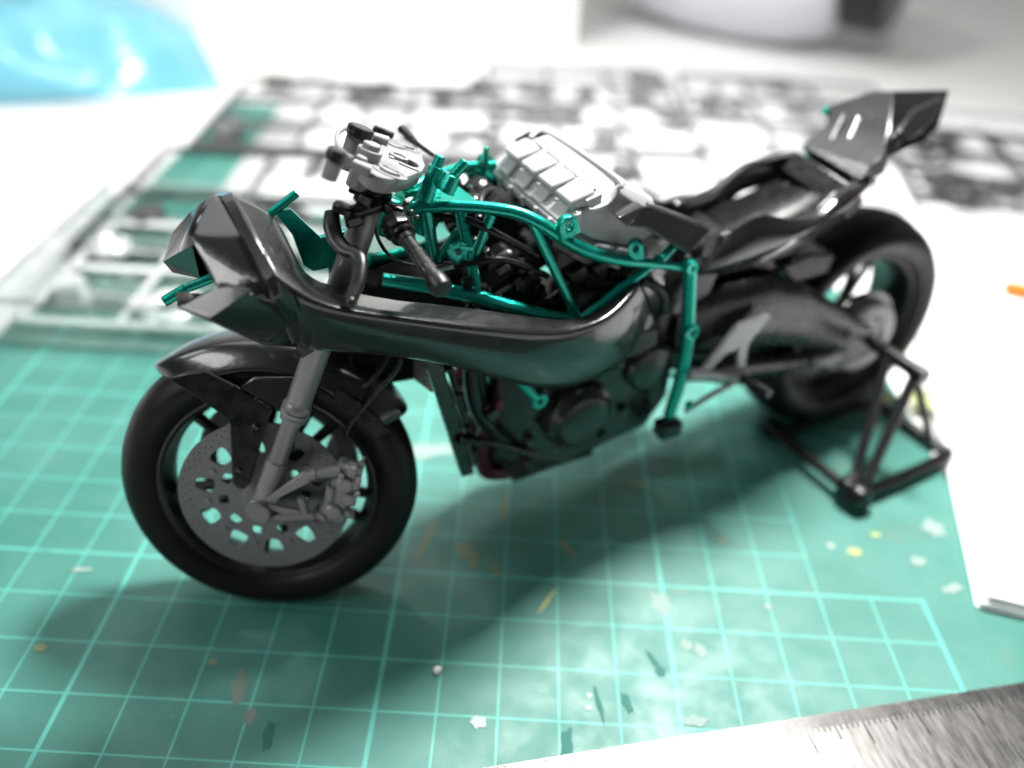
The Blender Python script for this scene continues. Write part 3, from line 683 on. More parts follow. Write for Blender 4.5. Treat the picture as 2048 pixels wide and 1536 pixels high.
m = M(); m.tube(T('railp'), [0.07, 0.065, 0.05], 12); make("frame_peg", m, M_GREEN, frame, bevel=0.012)
pv = T('pv')
fbar("pivot_post", pv, [0.13, 0.125, 0.13, 0.12, 0.125, 0.12], 6)
b0, b1, b2 = T('boss')
for b_, ro, ri in ((b0, 0.135, 0.05), (b1, 0.155, 0.085), (b2, 0.14, 0.05)):
    for s_ in (1, -1):
        p = b_ if s_ == 1 else mir(b_)
        m = M(); ax_ = NEAR * s_; m.lathe(p, ax_, [(ro * 0.9, -0.12), (ro, -0.1), (ro, 0.05), (ro * 0.86, 0.075), (ri, 0.07), (ri, -0.08), (0.01, -0.08)], 28); make("pivot_boss", m, M_GREEN, frame, angle=30)
fbar("subframe_tube", T('sub'), [0.10, 0.075])
m = M(); fl = T('flug'); m.tube(fl, [0.11, 0.095], 16); lo_ = make("engine_hanger", m, M_GREEN, frame)
lug("hanger_eye", fl[1] + V((0.05, -0.03, -0.04)), None, 0.15, 0.05, 0.10)
fbar("down_tube", T('fdn'), [0.10, 0.10, 0.08], 4, both=False)
# cowl stay
sp = T('stayplate')
m = M(); m.prism([p + V((0, -0.05, 0)) for p in sp], V((0, 0.10, 0))); make("cowl_stay", m, M_GREEN, frame, bevel=0.012)
a, b = T('staypeg'); m = M(); m.cyl(a - (b - a) * 0.4, b, 0.062, n=20); make("stay_peg", m, M_GREEN, frame, bevel=0.01)
m = M(); e1 = V((1.22, -0.21, 6.66)); m.lathe(e1, NEAR, [(0.10, 0), (0.10, 0.012), (0.085, 0.015), (0.02, 0.015)], 24); make("stay_boss", m, M_GREEN, frame)
sf = T('stayfront'); m = M(); m.tube([sf[0], sf[1], sf[2]], [0.07, 0.068, 0.062], 18); m.tube([sf[2].lerp(sf[1], 0.05), sf[3]], [0.078, 0.075], 18); make("stay_peg", m, M_GREEN, frame, bevel=0.012)

# ---- ram-air duct: mouth piece, collar and long duct
mo = T('m'); bf = T('bf'); bb = T('bb')
def quadstrip(m, A_, B_):
    n = min(len(A_), len(B_)); m.add(list(A_[:n]) + list(B_[:n]), [(i, i + 1, n + i + 1, n + i) for i in range(n - 1)])
top_, midl, vin, tip, lip, bot, cr = mo
m = M()
# outer skin: upper cheek, lower cheek, under side; every panel subdivided for a soft bulge
def patch(m, a, b, c, d, bulge=0.0, n=8):
    nrm_ = ((c - a).cross(d - b)).normalized(); vs = []
    if nrm_.dot(NEAR) < 0: nrm_ = -nrm_
    for i in range(n + 1):
        for j in range(n + 1):
            u, v = i / n, j / n
            p = (a * (1 - u) + b * u) * (1 - v) + (d * (1 - u) + c * u) * v
            p = p + nrm_ * (bulge * math.sin(math.pi * u) * math.sin(math.pi * v))
            vs.append(p)
    m.add(vs, [(i * (n + 1) + j, i * (n + 1) + j + 1, (i + 1) * (n + 1) + j + 1, (i + 1) * (n + 1) + j) for i in range(n) for j in range(n)])
patch(m, top_, midl, bf[1], bf[0], 0.0)
patch(m, midl, vin, bf[2], bf[1], 0.02)
patch(m, vin, cr, bf[3], bf[2], 0.0)
patch(m, vin, tip, lip, cr, 0.0)
patch(m, cr, lip, bot, bf[4], 0.0)
m.add([cr, bf[4], bf[3]], [(0, 1, 2)])
m.add([bot, bf[5], bf[4]], [(0, 1, 2)])
duct = make("ram_air_duct", m, M_PEARL, bike, solid=0.07, bevel=0.025, angle=24)
# far lip and dark throat
fm = T('fm')
m = M(); m.add([fm[0], fm[1], fm[2], fm[3], fm[4]], [(0, 1, 4), (1, 2, 3, 4)]); make("far_lip", m, M_PEARL, duct, solid=0.05, angle=20)
m = M(); m.add([fm[3], fm[4], fm[5], fm[6], fm[4] + V((0.35, 0.1, -0.3)), fm[5] + V((0.3, 0.0, 0.1))], [(0, 1, 5, 3), (1, 4, 5), (3, 5, 2), (0, 3, 2), (0, 2, 1)]); make("intake_throat", m, M_BLACK, duct, angle=20)
m = M(); m.add([tip, lip, bot, bf[5], bf[5] + V((0.1, 0.9, 0.1)), bot + V((0, 0.9, 0.1)), lip + V((0.0, 0.6, 0.05)), tip + V((0.05, 0.3, 0.03))], [(0, 1, 6, 7), (1, 2, 5, 6), (2, 3, 4, 5)]); make("intake_floor", m, M_PEARL, duct, solid=0.04, angle=20)
# collar band
bandm = M()
def lift(P, k): return [p + V((0, -k, 0)) + V((0, 0, k * 0.3)) for p in P]
bfl = lift(bf, 0.045); bbl = lift(bb, 0.045)
ci = [V((p.x, max(p.y + 0.35, -0.2), p.z - 0.12)) for p in bf]; ci2 = [V((p.x, max(p.y + 0.35, -0.2), p.z - 0.12)) for p in bb]
n_ = len(bf); vs = bfl + bbl + ci2 + ci
fs = []
for i in range(n_ - 1):
    for a, b in ((0, 1), (1, 2), (2, 3), (3, 0)):
        fs.append((a * n_ + i, a * n_ + i + 1, b * n_ + i + 1, b * n_ + i))
fs += [(0, n_, 2 * n_, 3 * n_), (n_ - 1, 2 * n_ - 1, 3 * n_ - 1, 4 * n_ - 1)]
bandm.add(vs, fs); make("duct_collar", bandm, M_PEARL, duct, bevel=0.02, angle=30)
# long duct loft
secs = []
for i in range(12):
    a, b, c_, d = T('s%d' % i)
    dz_ = V((0, -0.03, -0.05 - 0.17 * max(0.0, 1 - abs(i - 7) / 4.0))); d = d + dz_; c_ = (b * 0.52 + d * 0.48) + V((0, -0.07, 0.03))
    inner = V((d.x, d.y + (0.55 if i > 1 else 0.35), d.z + 0.12)); itop = V((a.x, a.y + 0.05, a.z - 0.12))
    secs.append((a, b, c_, d, inner, itop))
for i in range(1, 6):        # keep the top's inner edge clear of the tube
    pass
Nsub = 5; dense = []
def ease(c_):
    c_ = list(c_)
    for _ in range(2): c_ = [c_[0]] + [c_[i] * 0.5 + (c_[i - 1] + c_[i + 1]) * 0.25 for i in range(1, len(c_) - 1)] + [c_[-1]]
    return c_
cols = [[secs[i][j].lerp(e_[i], min(0.6, max(0.0, (i - 1) * 0.15))) for i in range(12)] for j, e_ in enumerate([ease(c_) for c_ in zip(*secs)])]
sm = [spline(list(c_), [1] * len(c_), Nsub)[0] for c_ in cols]
for k in range(len(sm[0])):
    loop = chaikin([sm[j][k] for j in range(6)], 2, 0.10)
    dense.append(loop)
m = M(); m.rings(dense); make("duct_body", m, M_PEARL, duct, angle=180)
tb = T('tab'); m = M(); m.box(tb[0] + V((0.06, 0.0, -0.05)), (0.2, 0.12, 0.24), V((1, 0, 0.4)), NEAR); make("duct_tab", m, M_BLACK, duct, bevel=0.01)
m = M(); m.prism([bb[3] + V((-0.05, -0.03, 0.16)), bb[3] + V((0.10, -0.12, -0.02)), bb[4] + V((0.06, -0.10, 0.05)), bb[3] + V((-0.03, -0.06, -0.10))], V((0, 0.1, 0))); make("collar_clip", m, M_PEARL, duct, bevel=0.015)

# ---- intake plenum
base = T('ab_base'); topp = T('ab_top'); bkk = T('ab_back')
m = M()
fl_, fn_, n1, n2, n3 = base
A0, A1, A2, C0, C1, C2, C3 = topp
rear_far = V((6.3, 1.1, 6.35)); rear_far_t = V((6.25, 0.9, 6.95))
vs = [fl_, fn_, n1, n2, n3, rear_far, A0, A1, A2, C0, C1, C2, C3, bkk[0], bkk[1], rear_far_t]
fs = [(0, 1, 12, 6), (1, 2, 11, 12), (2, 3, 10, 11), (3, 4, 14, 10), (14, 13, 9, 10), (13, 15, 8, 9), (15, 13, 14, 4, 5), (0, 6, 7), (0, 7, 8, 15, 5), (6, 12, 11, 10, 9, 8, 7), (5, 4, 3, 2, 1, 0)]
m.add(vs, fs); pl = make("intake_plenum", m, M_PLENUM, bike, bevel=0.16, angle=75)
pl.modifiers["edges"].segments = 4; pl.modifiers["edges"].angle_limit = math.radians(12)
# rim round the lid
rimp = [A1, A2, C0, C1, C2, C3]
m = M(); m.tube([p + V((0, 0, 0.0)) for p in rimp], 0.045, 10, smooth=4); make("lid_rim", m, M_PLENUM, pl)
lat = (C3 - A0).normalized(); upn = (A2 - A0).cross(C3 - A0).normalized()
if upn.z < 0: upn = -upn
fwd = lat.cross(upn).normalized()
if fwd.x > 0: fwd = -fwd
Llat = (C3 - A0).length
for k in range(4):
    c_ = A0 + lat * (Llat * (0.13 + 0.25 * k)) - fwd * 0.20 + upn * 0.05
    m = M(); m.box(c_, (0.53, 0.48, 0.30), lat, fwd, taper=0.80); fo = make("intake_bulge", m, M_PLENUM, pl, bevel=0.06)
    m = M(); m.box(c_ + fwd * 0.28 - upn * 0.14, (0.36, 0.30, 0.26), lat, fwd + upn * -0.5, taper=0.85); make("bulge_foot", m, M_PLENUM, fo, bevel=0.04)
for k in range(4):
    c_ = A0 + lat * (Llat * (0.255 + 0.25 * k)) - fwd * 0.36 + upn * 0.05
    m = M(); m.box(c_, (0.08, 0.30, 0.18), lat, fwd, taper=0.6); make("lid_rib", m, M_PLENUM, pl, bevel=0.02)
    m = M(); p = c_ + fwd * 0.33 - upn * 0.06; m.lathe(p, upn, [(0.07, -0.1), (0.07, 0.03), (0.04, 0.035), (0.035, 0.0), (0.01, 0.0)], 14); make("lid_screw", m, M_PLENUM, pl, angle=30)
m = M(); m.tube([A0 + lat * 0.1 - fwd * 0.55 + upn * 0.06, C3 - lat * 0.2 - fwd * 0.5 + upn * 0.07], 0.035, 10); make("lid_ridge", m, M_PLENUM, pl)
# flange with clips
fp = [fl_, fn_, n1, n2]
m = M()
out_ = [p + V((0, -0.05, -0.03)) for p in fp]; dn = [p + V((0.03, -0.05, -0.17)) for p in fp]; inn = [p + V((0.2, 0.2, -0.17)) for p in fp]; inu = [p + V((0.2, 0.2, -0.0)) for p in fp]
vs = out_ + dn + inn + inu; fs = []
for i in range(3):
    for a, b in ((0, 1), (1, 2), (2, 3), (3, 0)): fs.append((a * 4 + i, a * 4 + i + 1, b * 4 + i + 1, b * 4 + i))
fs += [(0, 4, 8, 12), (3, 7, 11, 15)]
m.add(vs, fs); flg = make("plenum_flange", m, M_PLENUM, pl, bevel=0.02)
for a, b, ts in ((fl_, fn_, (0.12, 0.3, 0.5, 0.7, 0.9)), (fn_, n1, (0.35,)), (n1, n2, (0.1, 0.65))):
    for t_ in ts:
        p = a.lerp(b, t_) + V((0, -0.06, -0.09)); m = M(); m.cyl(p + V((-0.01, 0, 0.07)), p - V((0, 0, 0.09)), 0.045, n=12); make("flange_screw", m, M_PLENUM, flg, bevel=0.008)
m = M(); low = [p + V((0.06, 0.12, -0.2)) for p in (fl_, fn_, n1, n2)]; m.prism(low + [V((6.3, -0.8, 6.1)), V((6.2, 1.0, 6.2))], V((-0.05, 0, -0.30))); make("plenum_base", m, M_ENGINE, pl, bevel=0.04)
hn = T('ab_horn'); m = M(); m.prism([hn[0], hn[1], hn[2], hn[2] + V((0.2, -0.3, -0.3)), hn[0] + V((0.1, -0.2, -0.25))], V((0.1, 0.35, -0.15))); make("far_side_cover", m, M_BLACK, bike, bevel=0.03)

# ---- engine
eng = M()
eng.rings([[V((x0, y, z)) for y, z in ((-w_, za), (-w_, zb), (-w_ * 0.7, zb + 0.25), (w_ * 0.7, zb + 0.25), (w_, zb), (w_, za), (w_ * 0.6, za - 0.3), (-w_ * 0.6, za - 0.3))]
           for x0, w_, za, zb in ((3.6, 0.75, 2.2, 4.2), (4.2, 0.95, 1.9, 4.6), (5.0, 1.05, 1.75, 4.7), (6.0, 1.05, 2.0, 4.6), (6.9, 0.98, 2.05, 4.7), (7.5, 0.8, 2.5, 5.2))])
engine = make("engine", eng, M_ENGINE, bike, bevel=0.08)
tilt = V((-0.42, 0, 0.91)).normalized(); tx = V((0.91, 0, 0.42))
def ebox(name, x, y, z, sx, sy, sz, mt=M_ENGINE, bv=0.04, tp=1.0, par=None, ex=None):
    m = M(); m.box((x, y, z), (sx, sy, sz), ex or tx, V((0, 1, 0)), taper=tp); return make(name, m, mt, par or engine, bevel=bv)
cylb = ebox("cylinder_block", 4.15, 0, 4.75, 1.15, 1.75, 1.1)
for k in range(5): ebox("cooling_rib", 4.13 - 0.02 * k, 0, 4.45 + 0.16 * k, 1.22, 1.82, 0.05, bv=0.01, par=cylb)
head = ebox("cylinder_head", 3.72, 0, 5.55, 1.25, 1.8, 0.55)
cov = ebox("cam_cover", 3.52, 0, 6.0, 1.05, 1.62, 0.42, M_BLACK, 0.09, 0.82)
for k in range(4):
    y = -0.66 + 0.44 * k
    m = M(); p = V((3.40, y, 6.24)); m.cyl(p, p + tilt * 0.24, 0.12, 0.10, n=16); make("ignition_coil", m, M_BLACK, cov, bevel=0.02)
    m = M(); p = V((3.25, y, 6.36)); m.box(p + tilt * 0.12, (0.20, 0.14, 0.12), tx, NEAR); make("coil_plug", m, M_BLACK, cov, bevel=0.02)
for x_, y_, z_, r_ in ((3.25, -0.84, 5.85, 0.09), (3.95, -0.84, 6.1, 0.12), (3.0, -0.80, 5.6, 0.07), (3.62, -0.93, 5.5, 0.10), (4.2, -0.93, 5.72, 0.10), (3.35, -0.93, 5.35, 0.08)):
    m = M(); p = V((x_, y_, z_)); m.lathe(p, NEAR, [(r_ * 1.1, -0.1), (r_ * 1.1, 0.04), (r_ * 0.8, 0.07), (r_ * 0.75, 0.03), (0.01, 0.03)], 18); make("head_plug", m, M_BLACK, head, angle=30)
for x_, z_, sx, sz in ((3.10, 5.90, 0.24, 0.20), (3.45, 5.62, 0.30, 0.22), (3.05, 5.45, 0.20, 0.25), (3.85, 5.85, 0.22, 0.26), (4.25, 5.35, 0.36, 0.3), (2.9, 6.1, 0.18, 0.16)):
    ebox("head_casting", x_, -0.92, z_, sx, 0.16, sz, M_BLACK, 0.03, 0.8, head)
m = M(); m.tube([V((3.75, -0.92, 5.15)), V((4.3, -0.96, 5.45)), V((4.75, -0.96, 5.7))], 0.035, 8, smooth=3); make("head_seam", m, M_BLACK, head)
m = M(); m.tube([V((3.95, -0.95, 5.0)), V((4.5, -1.0, 5.3))], 0.03, 8); make("head_seam", m, M_BLACK, head)
nk = ebox('inlet_neck', 3.78, 0.35, 6.60, 0.9, 1.3, 0.7, M_MATTE, 0.12, 0.8)
for dx_, dy_, dz_, rr_ in ((-0.25, -0.2, 0.34, 0.16), (0.05, 0.25, 0.38, 0.2), (-0.2, 0.55, 0.36, 0.13), (0.22, -0.25, 0.34, 0.12)):
    m = M(); p_ = V((3.72 + dx_, 0.35 + dy_, 6.55 + dz_)); m.lathe(p_, tilt, [(rr_, -0.1), (rr_ * 1.1, 0.04), (rr_ * 0.7, 0.1), (0.02, 0.1)], 18); make('inlet_fitting', m, M_ENGINE, nk, angle=30)
m = M(); m.tube([V((3.3, -0.5, 6.9)), V((3.6, 0.0, 7.05)), V((4.0, 0.3, 6.95))], 0.06, 10, smooth=4); make('vacuum_hose', m, M_SATIN, nk)
ebox('duct_bridge', 4.5, 0.2, 6.1, 1.5, 1.4, 0.55, M_ENGINE, 0.06)
# supercharger and throttle bodies behind the head
sc_ = ebox("throttle_bodies", 4.95, 0, 6.15, 1.0, 1.9, 0.45, M_SATIN, 0.06, ex=XX)
for k in range(4):
    m = M(); p = V((4.8, -0.72 + 0.48 * k, 5.9)); m.cyl(p, p + V((0.05, 0, 0.65)), 0.20, n=20); make("throttle_body", m, M_SATIN, sc_, bevel=0.02)
m = M(); m.lathe(V((5.45, -1.0, 5.15)), NEAR, [(0.52, -0.9), (0.55, 0.0), (0.45, 0.12), (0.25, 0.16), (0.22, 0.05), (0.02, 0.05)], 40); sc2 = make("supercharger", m, M_ENGINE, engine, angle=30)
for x_, z_, r_ in ((4.9, 5.7, 0.10), (5.2, 5.62, 0.12), (5.0, 5.25, 0.09), (5.6, 5.75, 0.09), (4.85, 5.05, 0.08)):
    m = M(); p = V((x_, -1.02, z_)); m.cyl(p + V((0, 0.15, 0)), p + V((0, -0.08, 0)), r_, n=14); make("throttle_fitting", m, M_SATIN, sc2, bevel=0.02)
ebox("sensor_block", 4.85, -1.0, 5.9, 0.34, 0.22, 0.26, M_SATIN, 0.03, par=sc2); ebox("sensor_block", 5.25, -1.02, 5.95, 0.26, 0.2, 0.2, M_SATIN, 0.03, par=sc2)
m = M(); m.tube([V((4.98, -1.1, 5.72)), V((5.3, -1.14, 5.66)), V((5.55, -1.12, 5.62))], 0.055, 10); make("fuel_pipe", m, M_SATIN, sc2)
# covers on the near side
cv = T('cover')[0]
m = M(); m.lathe(V((cv.x, -1.02, cv.z)), NEAR, [(0.72, -0.1), (0.72, 0.10), (0.66, 0.22), (0.58, 0.26), (0.50, 0.36), (0.44, 0.38), (0.02, 0.39)], 48); alt = make("alternator_cover", m, M_ENGINE, engine, angle=30)
for k in range(8):
    a = 2 * math.pi * k / 8 + 0.2; m = M(); p = V((cv.x + 0.66 * math.cos(a), -1.16, cv.z + 0.66 * math.sin(a))); m.cyl(p, p + NEAR * 0.12, 0.06, n=10); make("cover_bolt", m, M_ENGINE, alt, bevel=0.012)
cv2 = T('cover2')[0]
m = M(); m.lathe(V((cv2.x, -1.0, cv2.z + 0.25)), NEAR, [(0.5, -0.1), (0.5, 0.14), (0.42, 0.22), (0.2, 0.26), (0.02, 0.26)], 36); make("sprocket_cover", m, M_ENGINE, engine, angle=30)
ebox("gearbox_cover", 6.35, -1.0, 4.25, 0.75, 0.34, 0.55, M_ENGINE, 0.06, 0.9, ex=XX)
ebox("starter_motor", 5.9, -0.85, 4.75, 0.5, 0.4, 0.36, M_ENGINE, 0.08, ex=XX)
m = M(); p = V((6.25, -1.12, 4.75)); m.cyl(p, p + V((0.0, -0.12, 0.0)), 0.17, n=18); make("oil_filler", m, M_STEP, engine, bevel=0.02)
m = M(); m.tube([V((5.95, -1.22, 5.35)), V((6.0, -1.26, 5.1)), V((6.02, -1.25, 4.95))], 0.085, 12); make("breather_stub", m, M_STEP, engine, bevel=0.02)
m = M(); m.tube([V((6.1, -1.15, 5.6)), V((6.35, -1.2, 5.45)), V((6.6, -1.2, 5.2)), V((6.7, -1.15, 4.9))], 0.09, 12, smooth=5); make("breather_hose", m, M_SATIN, engine)
for x_, y_, z_ in ((4.35, -1.0, 3.7), (4.55, -1.04, 4.2), (5.9, -1.08, 3.9), (5.75, -1.08, 2.3), (6.2, -1.05, 2.75), (4.2, -0.98, 2.6), (6.0, -1.08, 4.35)):
    m = M(); p = V((x_, y_, z_)); m.cyl(p + V((0, 0.1, 0)), p + NEAR * 0.12, 0.10, n=12); make("case_bolt", m, M_ENGINE, engine, bevel=0.02)
ebox("oil_pan", 4.9, 0, 1.45, 1.5, 1.1, 0.55, M_ENGINE, 0.1, 0.7, ex=V((1, 0, 0.05)))
m = M(); p = V((4.15, -0.75, 1.95)); m.lathe(p, V((-0.7, -0.7, 0)), [(0.3, -0.4), (0.3, 0.15), (0.24, 0.2), (0.02, 0.2)], 20); make("oil_filter", m, M_ENGINE, engine, angle=30)
# exhaust headers, painted burnt purple
for k, (y0, y1) in enumerate(((-0.66, -0.30), (-0.22, -0.10), (0.22, 0.10), (0.66, 0.30))):
    m = M(); m.tube([V((3.75, y0, 3.5)), V((3.55, y0, 3.1)), V((3.45, y0 * 0.95, 2.6)), V((3.5, y0 * 0.8, 2.0)), V((3.75, y1 * 1.3, 1.5)), V((4.6, y1, 1.25)), V((5.6, y1 * 0.8, 1.3))], 0.15, 14, smooth=5)
    make("exhaust_header", m, M_BURNT if k != 9 else M_ENGINE, engine)
m = M(); m.tube([V((5.2, 0.0, 1.3)), V((6.3, 0.3, 1.4)), V((7.3, 0.9, 1.8)), V((9.2, 1.5, 3.2))], [0.3, 0.32, 0.28, 0.34], 20, smooth=5); make("exhaust_collector", m, M_ENGINE, engine)
# radiator with side tank
r0, r1, r2, r3 = T('rad')
m = M(); m.prism([r0, r1, r2, r3], V((0, 0.14, 0))); rad = make("radiator", m, M_BLACK, bike, bevel=0.015)
k0, k1, k2, k3 = T('radcore')
m = M(); m.prism([k0, k1, k2, k3], V((0.22, 0.0, -0.04))); core = make("radiator_core", m, M_CORE, rad, bevel=0.01)
for i in range(9):
    t_ = (i + 0.5) / 9; m = M(); m.box(k0.lerp(k3, t_).lerp(k1.lerp(k2, t_), 0.5) + V((-0.012, 0, 0)), (0.02, (k1 - k0).length * 0.98, 0.03), XX, (k1 - k0)); make("radiator_fin", m, M_CORE, core)
rl = [r0 + V((0.30, 0.1, -0.1)), r1 + V((0.2, 0.1, 0.3))]
m = M(); m.tube([r3 + V((0.12, 0.05, -0.05)), r2 + V((0.05, 0.05, 0.25))], 0.06, 10); make("tank_pipe", m, M_BLACK, rad)
for t_ in (0.25, 0.55, 0.78):
    p = r3.lerp(r2, t_) + V((0.04, -0.02, 0)); m = M(); m.cyl(p, p + V((0.14, 0, 0.02)), 0.05, n=10); make("tank_nozzle", m, M_BLACK, rad, bevel=0.01)
for dx, yy, rr in ((0.75, -0.75, 0.14), (1.0, -0.45, 0.15)):
    m = M(); m.tube([V((2.45 + dx, yy, 5.2)), V((2.35 + dx, yy, 4.3)), V((2.5 + dx, yy, 3.4)), V((2.9 + dx, yy, 2.7))], rr, 14, smooth=5); make("coolant_hose", m, M_SATIN, rad)
stb = T('stab'); m = M(); m.tube(stb, 0.075, 12, smooth=5); st_o = make("exhaust_stay", m, M_BLACK, bike)
m = M(); m.cyl(stb[0] - V((0.12, 0, -0.05)), stb[0] + (stb[1] - stb[0]) * 0.55, 0.095, n=16); make("stay_end", m, M_BLACK, st_o, bevel=0.015)
for k in ('hose1', 'hose2'):
    m = M(); m.tube(T(k), 0.062 if k == 'hose1' else 0.055, 12, smooth=6); make("wiring_hose", m, M_SATIN, bike)
m = M(); h2 = T('hose2'); m.tube([h2[0] + V((-0.05, -0.15, 0.0)), h2[1] + V((-0.02, -0.1, 0.02))], 0.03, 8); make("cable_end", m, M_SILVER, bike)
random.seed(5)
for i in range(34):      # small castings and bolts filling the engine bay
    x_ = random.uniform(2.9, 6.2); z_ = random.uniform(4.7, 6.2) if i < 20 else random.uniform(1.9, 4.6)
    y_ = -random.uniform(0.72, 0.95) - (0.14 if i >= 20 else 0); p = V((x_ + (1.0 if i >= 20 else 0) * 0.5, y_, z_))
    m = M()
    if i % 3: m.box(p, (random.uniform(.08, .26), random.uniform(.08, .2), random.uniform(.08, .24)), tx + V((0, random.uniform(-.3, .3), 0)), NEAR, taper=random.uniform(.7, 1)); make("engine_fitting", m, M_BLACK if i % 2 else M_ENGINE, engine, bevel=0.02)
    else: m.cyl(p, p + V((random.uniform(-.05, .05), -.14, random.uniform(-.05, .1))), random.uniform(.05, .1), n=12); make("engine_fitting", m, M_BLACK, engine, bevel=0.015)

# ---- tail and seat cowls
tl = T('tl')
fa, fb, fr, ftop, rd, tipr, rd2, nb, nb2, t10, t11, nb3, fs2 = tl
m = M()
low = V((0, 0, -0.42))
vs = [fa, fs2, fr, ftop, rd, rd2, nb, nb3, nb2, fb]
m.add(vs, [(0, 1, 2, 3, 4, 5, 6, 7, 8, 9)])
bm_pts = vs
m = M(); m.prism(vs, V((0.22, 0, -0.30))); tail = make("tail_cowl", m, M_PEARL, bike, bevel=0.03, angle=25)
m = M(); m.add([rd, tipr, t10, t11, rd2, nb3, rd + V((0.4, 0.7, -0.3)), tipr + V((0.1, 0.5, -0.15)), t10 + V((-0.2, 0.6, -0.1)), nb3 + V((0.2, 0.9, -0.1))],
     [(0, 1, 2, 4), (4, 2, 3, 5), (0, 6, 7, 1), (1, 7, 8, 2), (2, 8, 3), (3, 8, 9, 5), (0, 4, 5, 9, 6)]); tw = make("tail_wing", m, M_PEARL, tail, bevel=0.03, angle=25)
m = M(); m.prism([p + V((0, -0.03, 0)) for p in T('tw')], V((0.03, 0.12, 0))); make('wing_highlight_panel', m, M_PEARL, tail, bevel=0.03)  # added lens-shaped panel; its tilt stands in for a highlight on the wing
nrmT = (fb - fa).cross(fr - fa).normalized(); nrmT = nrmT if nrmT.z > 0 else -nrmT
for t_, w_ in ((0.36, 0.08), (0.62, 0.08)):
    p = fa.lerp(fb, t_).lerp(fr.lerp(rd, t_), 0.5); d_ = (fr.lerp(rd, t_) - fa.lerp(fb, t_)).normalized()
    m = M(); m.box(p - nrmT * 0.035, (0.8, w_, 0.12), d_, (fb - fa), taper=0.6); make("tail_rib", m, M_PEARL, tail, bevel=0.03)
for dx in (0.0, 0.25):
    m = M(); p = fb + V((0.05 + dx * 0.4, 0.15 - dx, 0.0)); m.box(p, (0.22, 0.12, 0.10), XX + ZZ * 0.4, NEAR); make("tail_hook", m, M_PEARL, tail, bevel=0.02)
m = M(); m.lathe(fs2.lerp(fr, 0.6), V((0, 1, 0)), [(0.09, 0), (0.09, 0.1), (0.02, 0.12)], 14); make("tail_peg", m, M_GREEN, tail)
# near side cowl: ribbon between its upper rim and lower edge, closed inwards
cn = T('cw_near'); cb = T('cw_nearb'); cf = T('cw_far')
def side_panel(name, up_, lo_, inward, parent, th=0.08):
    n = len(up_); a, _ = spline(up_, [1] * n, 5); b, _ = spline(lo_, [1] * n, 5); m = M(); k = len(a); rows = [a]
    for t_ in (0.25, 0.5, 0.75): rows.append([p.lerp(q_, t_) + V((0, -inward * 0.12 * math.sin(math.pi * t_), 0)) for p, q_ in zip(a, b)])
    rows.append(b)
    rim_ = [p + V((0, inward * 0.14, -0.02)) for p in a]; rim2 = [p + V((0, inward * 0.22, -0.5)) for p in a]
    rows = [rim2, rim_] + rows
    vs = [p for r in rows for p in r]; fs = [(i * k + j, i * k + j + 1, (i + 1) * k + j + 1, (i + 1) * k + j) for i in range(len(rows) - 1) for j in range(k - 1)]
    m.add(vs, fs); return make(name, m, M_PEARL if parent is bike else M_PEARL, parent, solid=th, angle=45)
cow = side_panel("seat_cowl", cn, cb, 1.0, bike)
cfb = [V((p.x - 0.2, p.y + 0.15, p.z - 0.75)) for p in cf]
side_panel("seat_cowl", cf, cfb, -1.0, bike)
m = M(); ff = T('cw_farf'); m.prism([V((6.7, 1.0, 6.55)), V((7.3, 1.0, 6.15)), cf[0] + V((-0.2, 0, -0.02)), cf[0] + V((0.5, 0, 0.0)), cf[0] + V((0.3, 0, -0.8)), V((6.8, 1.0, 5.6))], V((0, 0.12, 0))); make("far_side_panel", m, M_BLACK, bike, bevel=0.03)
# seat floor and subframe
m = M(); m.add([V((7.9, -0.8, 5.45)), V((9.2, -0.85, 5.75)), V((10.8, -0.75, 5.95)), V((11.3, -0.6, 6.2)), V((11.2, 0.6, 6.3)), V((10.8, 0.75, 6.0)), V((9.2, 0.85, 5.55)), V((8.2, 0.85, 5.1)), V((9.6, 0, 5.72))],
     [(0, 1, 8), (1, 2, 8), (2, 3, 4, 5), (2, 5, 8), (5, 6, 8), (6, 7, 8), (7, 0, 8)]); make("seat_pan", m, M_SATIN, bike, solid=0.08, angle=50)
m = M(); m.box(V((8.3, 0, 5.15)), (1.4, 1.7, 0.5), V((1, 0, 0.3)), NEAR, taper=0.9); make("battery_tray", m, M_BLACK, bike, bevel=0.06)
for y_ in (-0.8, 0.8):
    m = M(); m.tube([V((6.9, y_, 5.7)), V((8.5, y_, 5.3)), V((10.2, y_ * 0.8, 5.6)), V((11.6, y_ * 0.5, 6.3)), V((12.6, y_ * 0.4, 7.0))], 0.14, 12, smooth=5); make("seat_rail", m, M_BLACK, bike)
m = M(); m.prism([fb + V((-0.1, 0, -0.1)), fa + V((-0.1, 0, -0.1)), fa + V((-0.45, 0, -0.45)), fb + V((-0.45, 0, -0.45))], V((0.4, 0, -0.35))); make("tail_cross_brace", m, M_BLACK, bike, bevel=0.04)
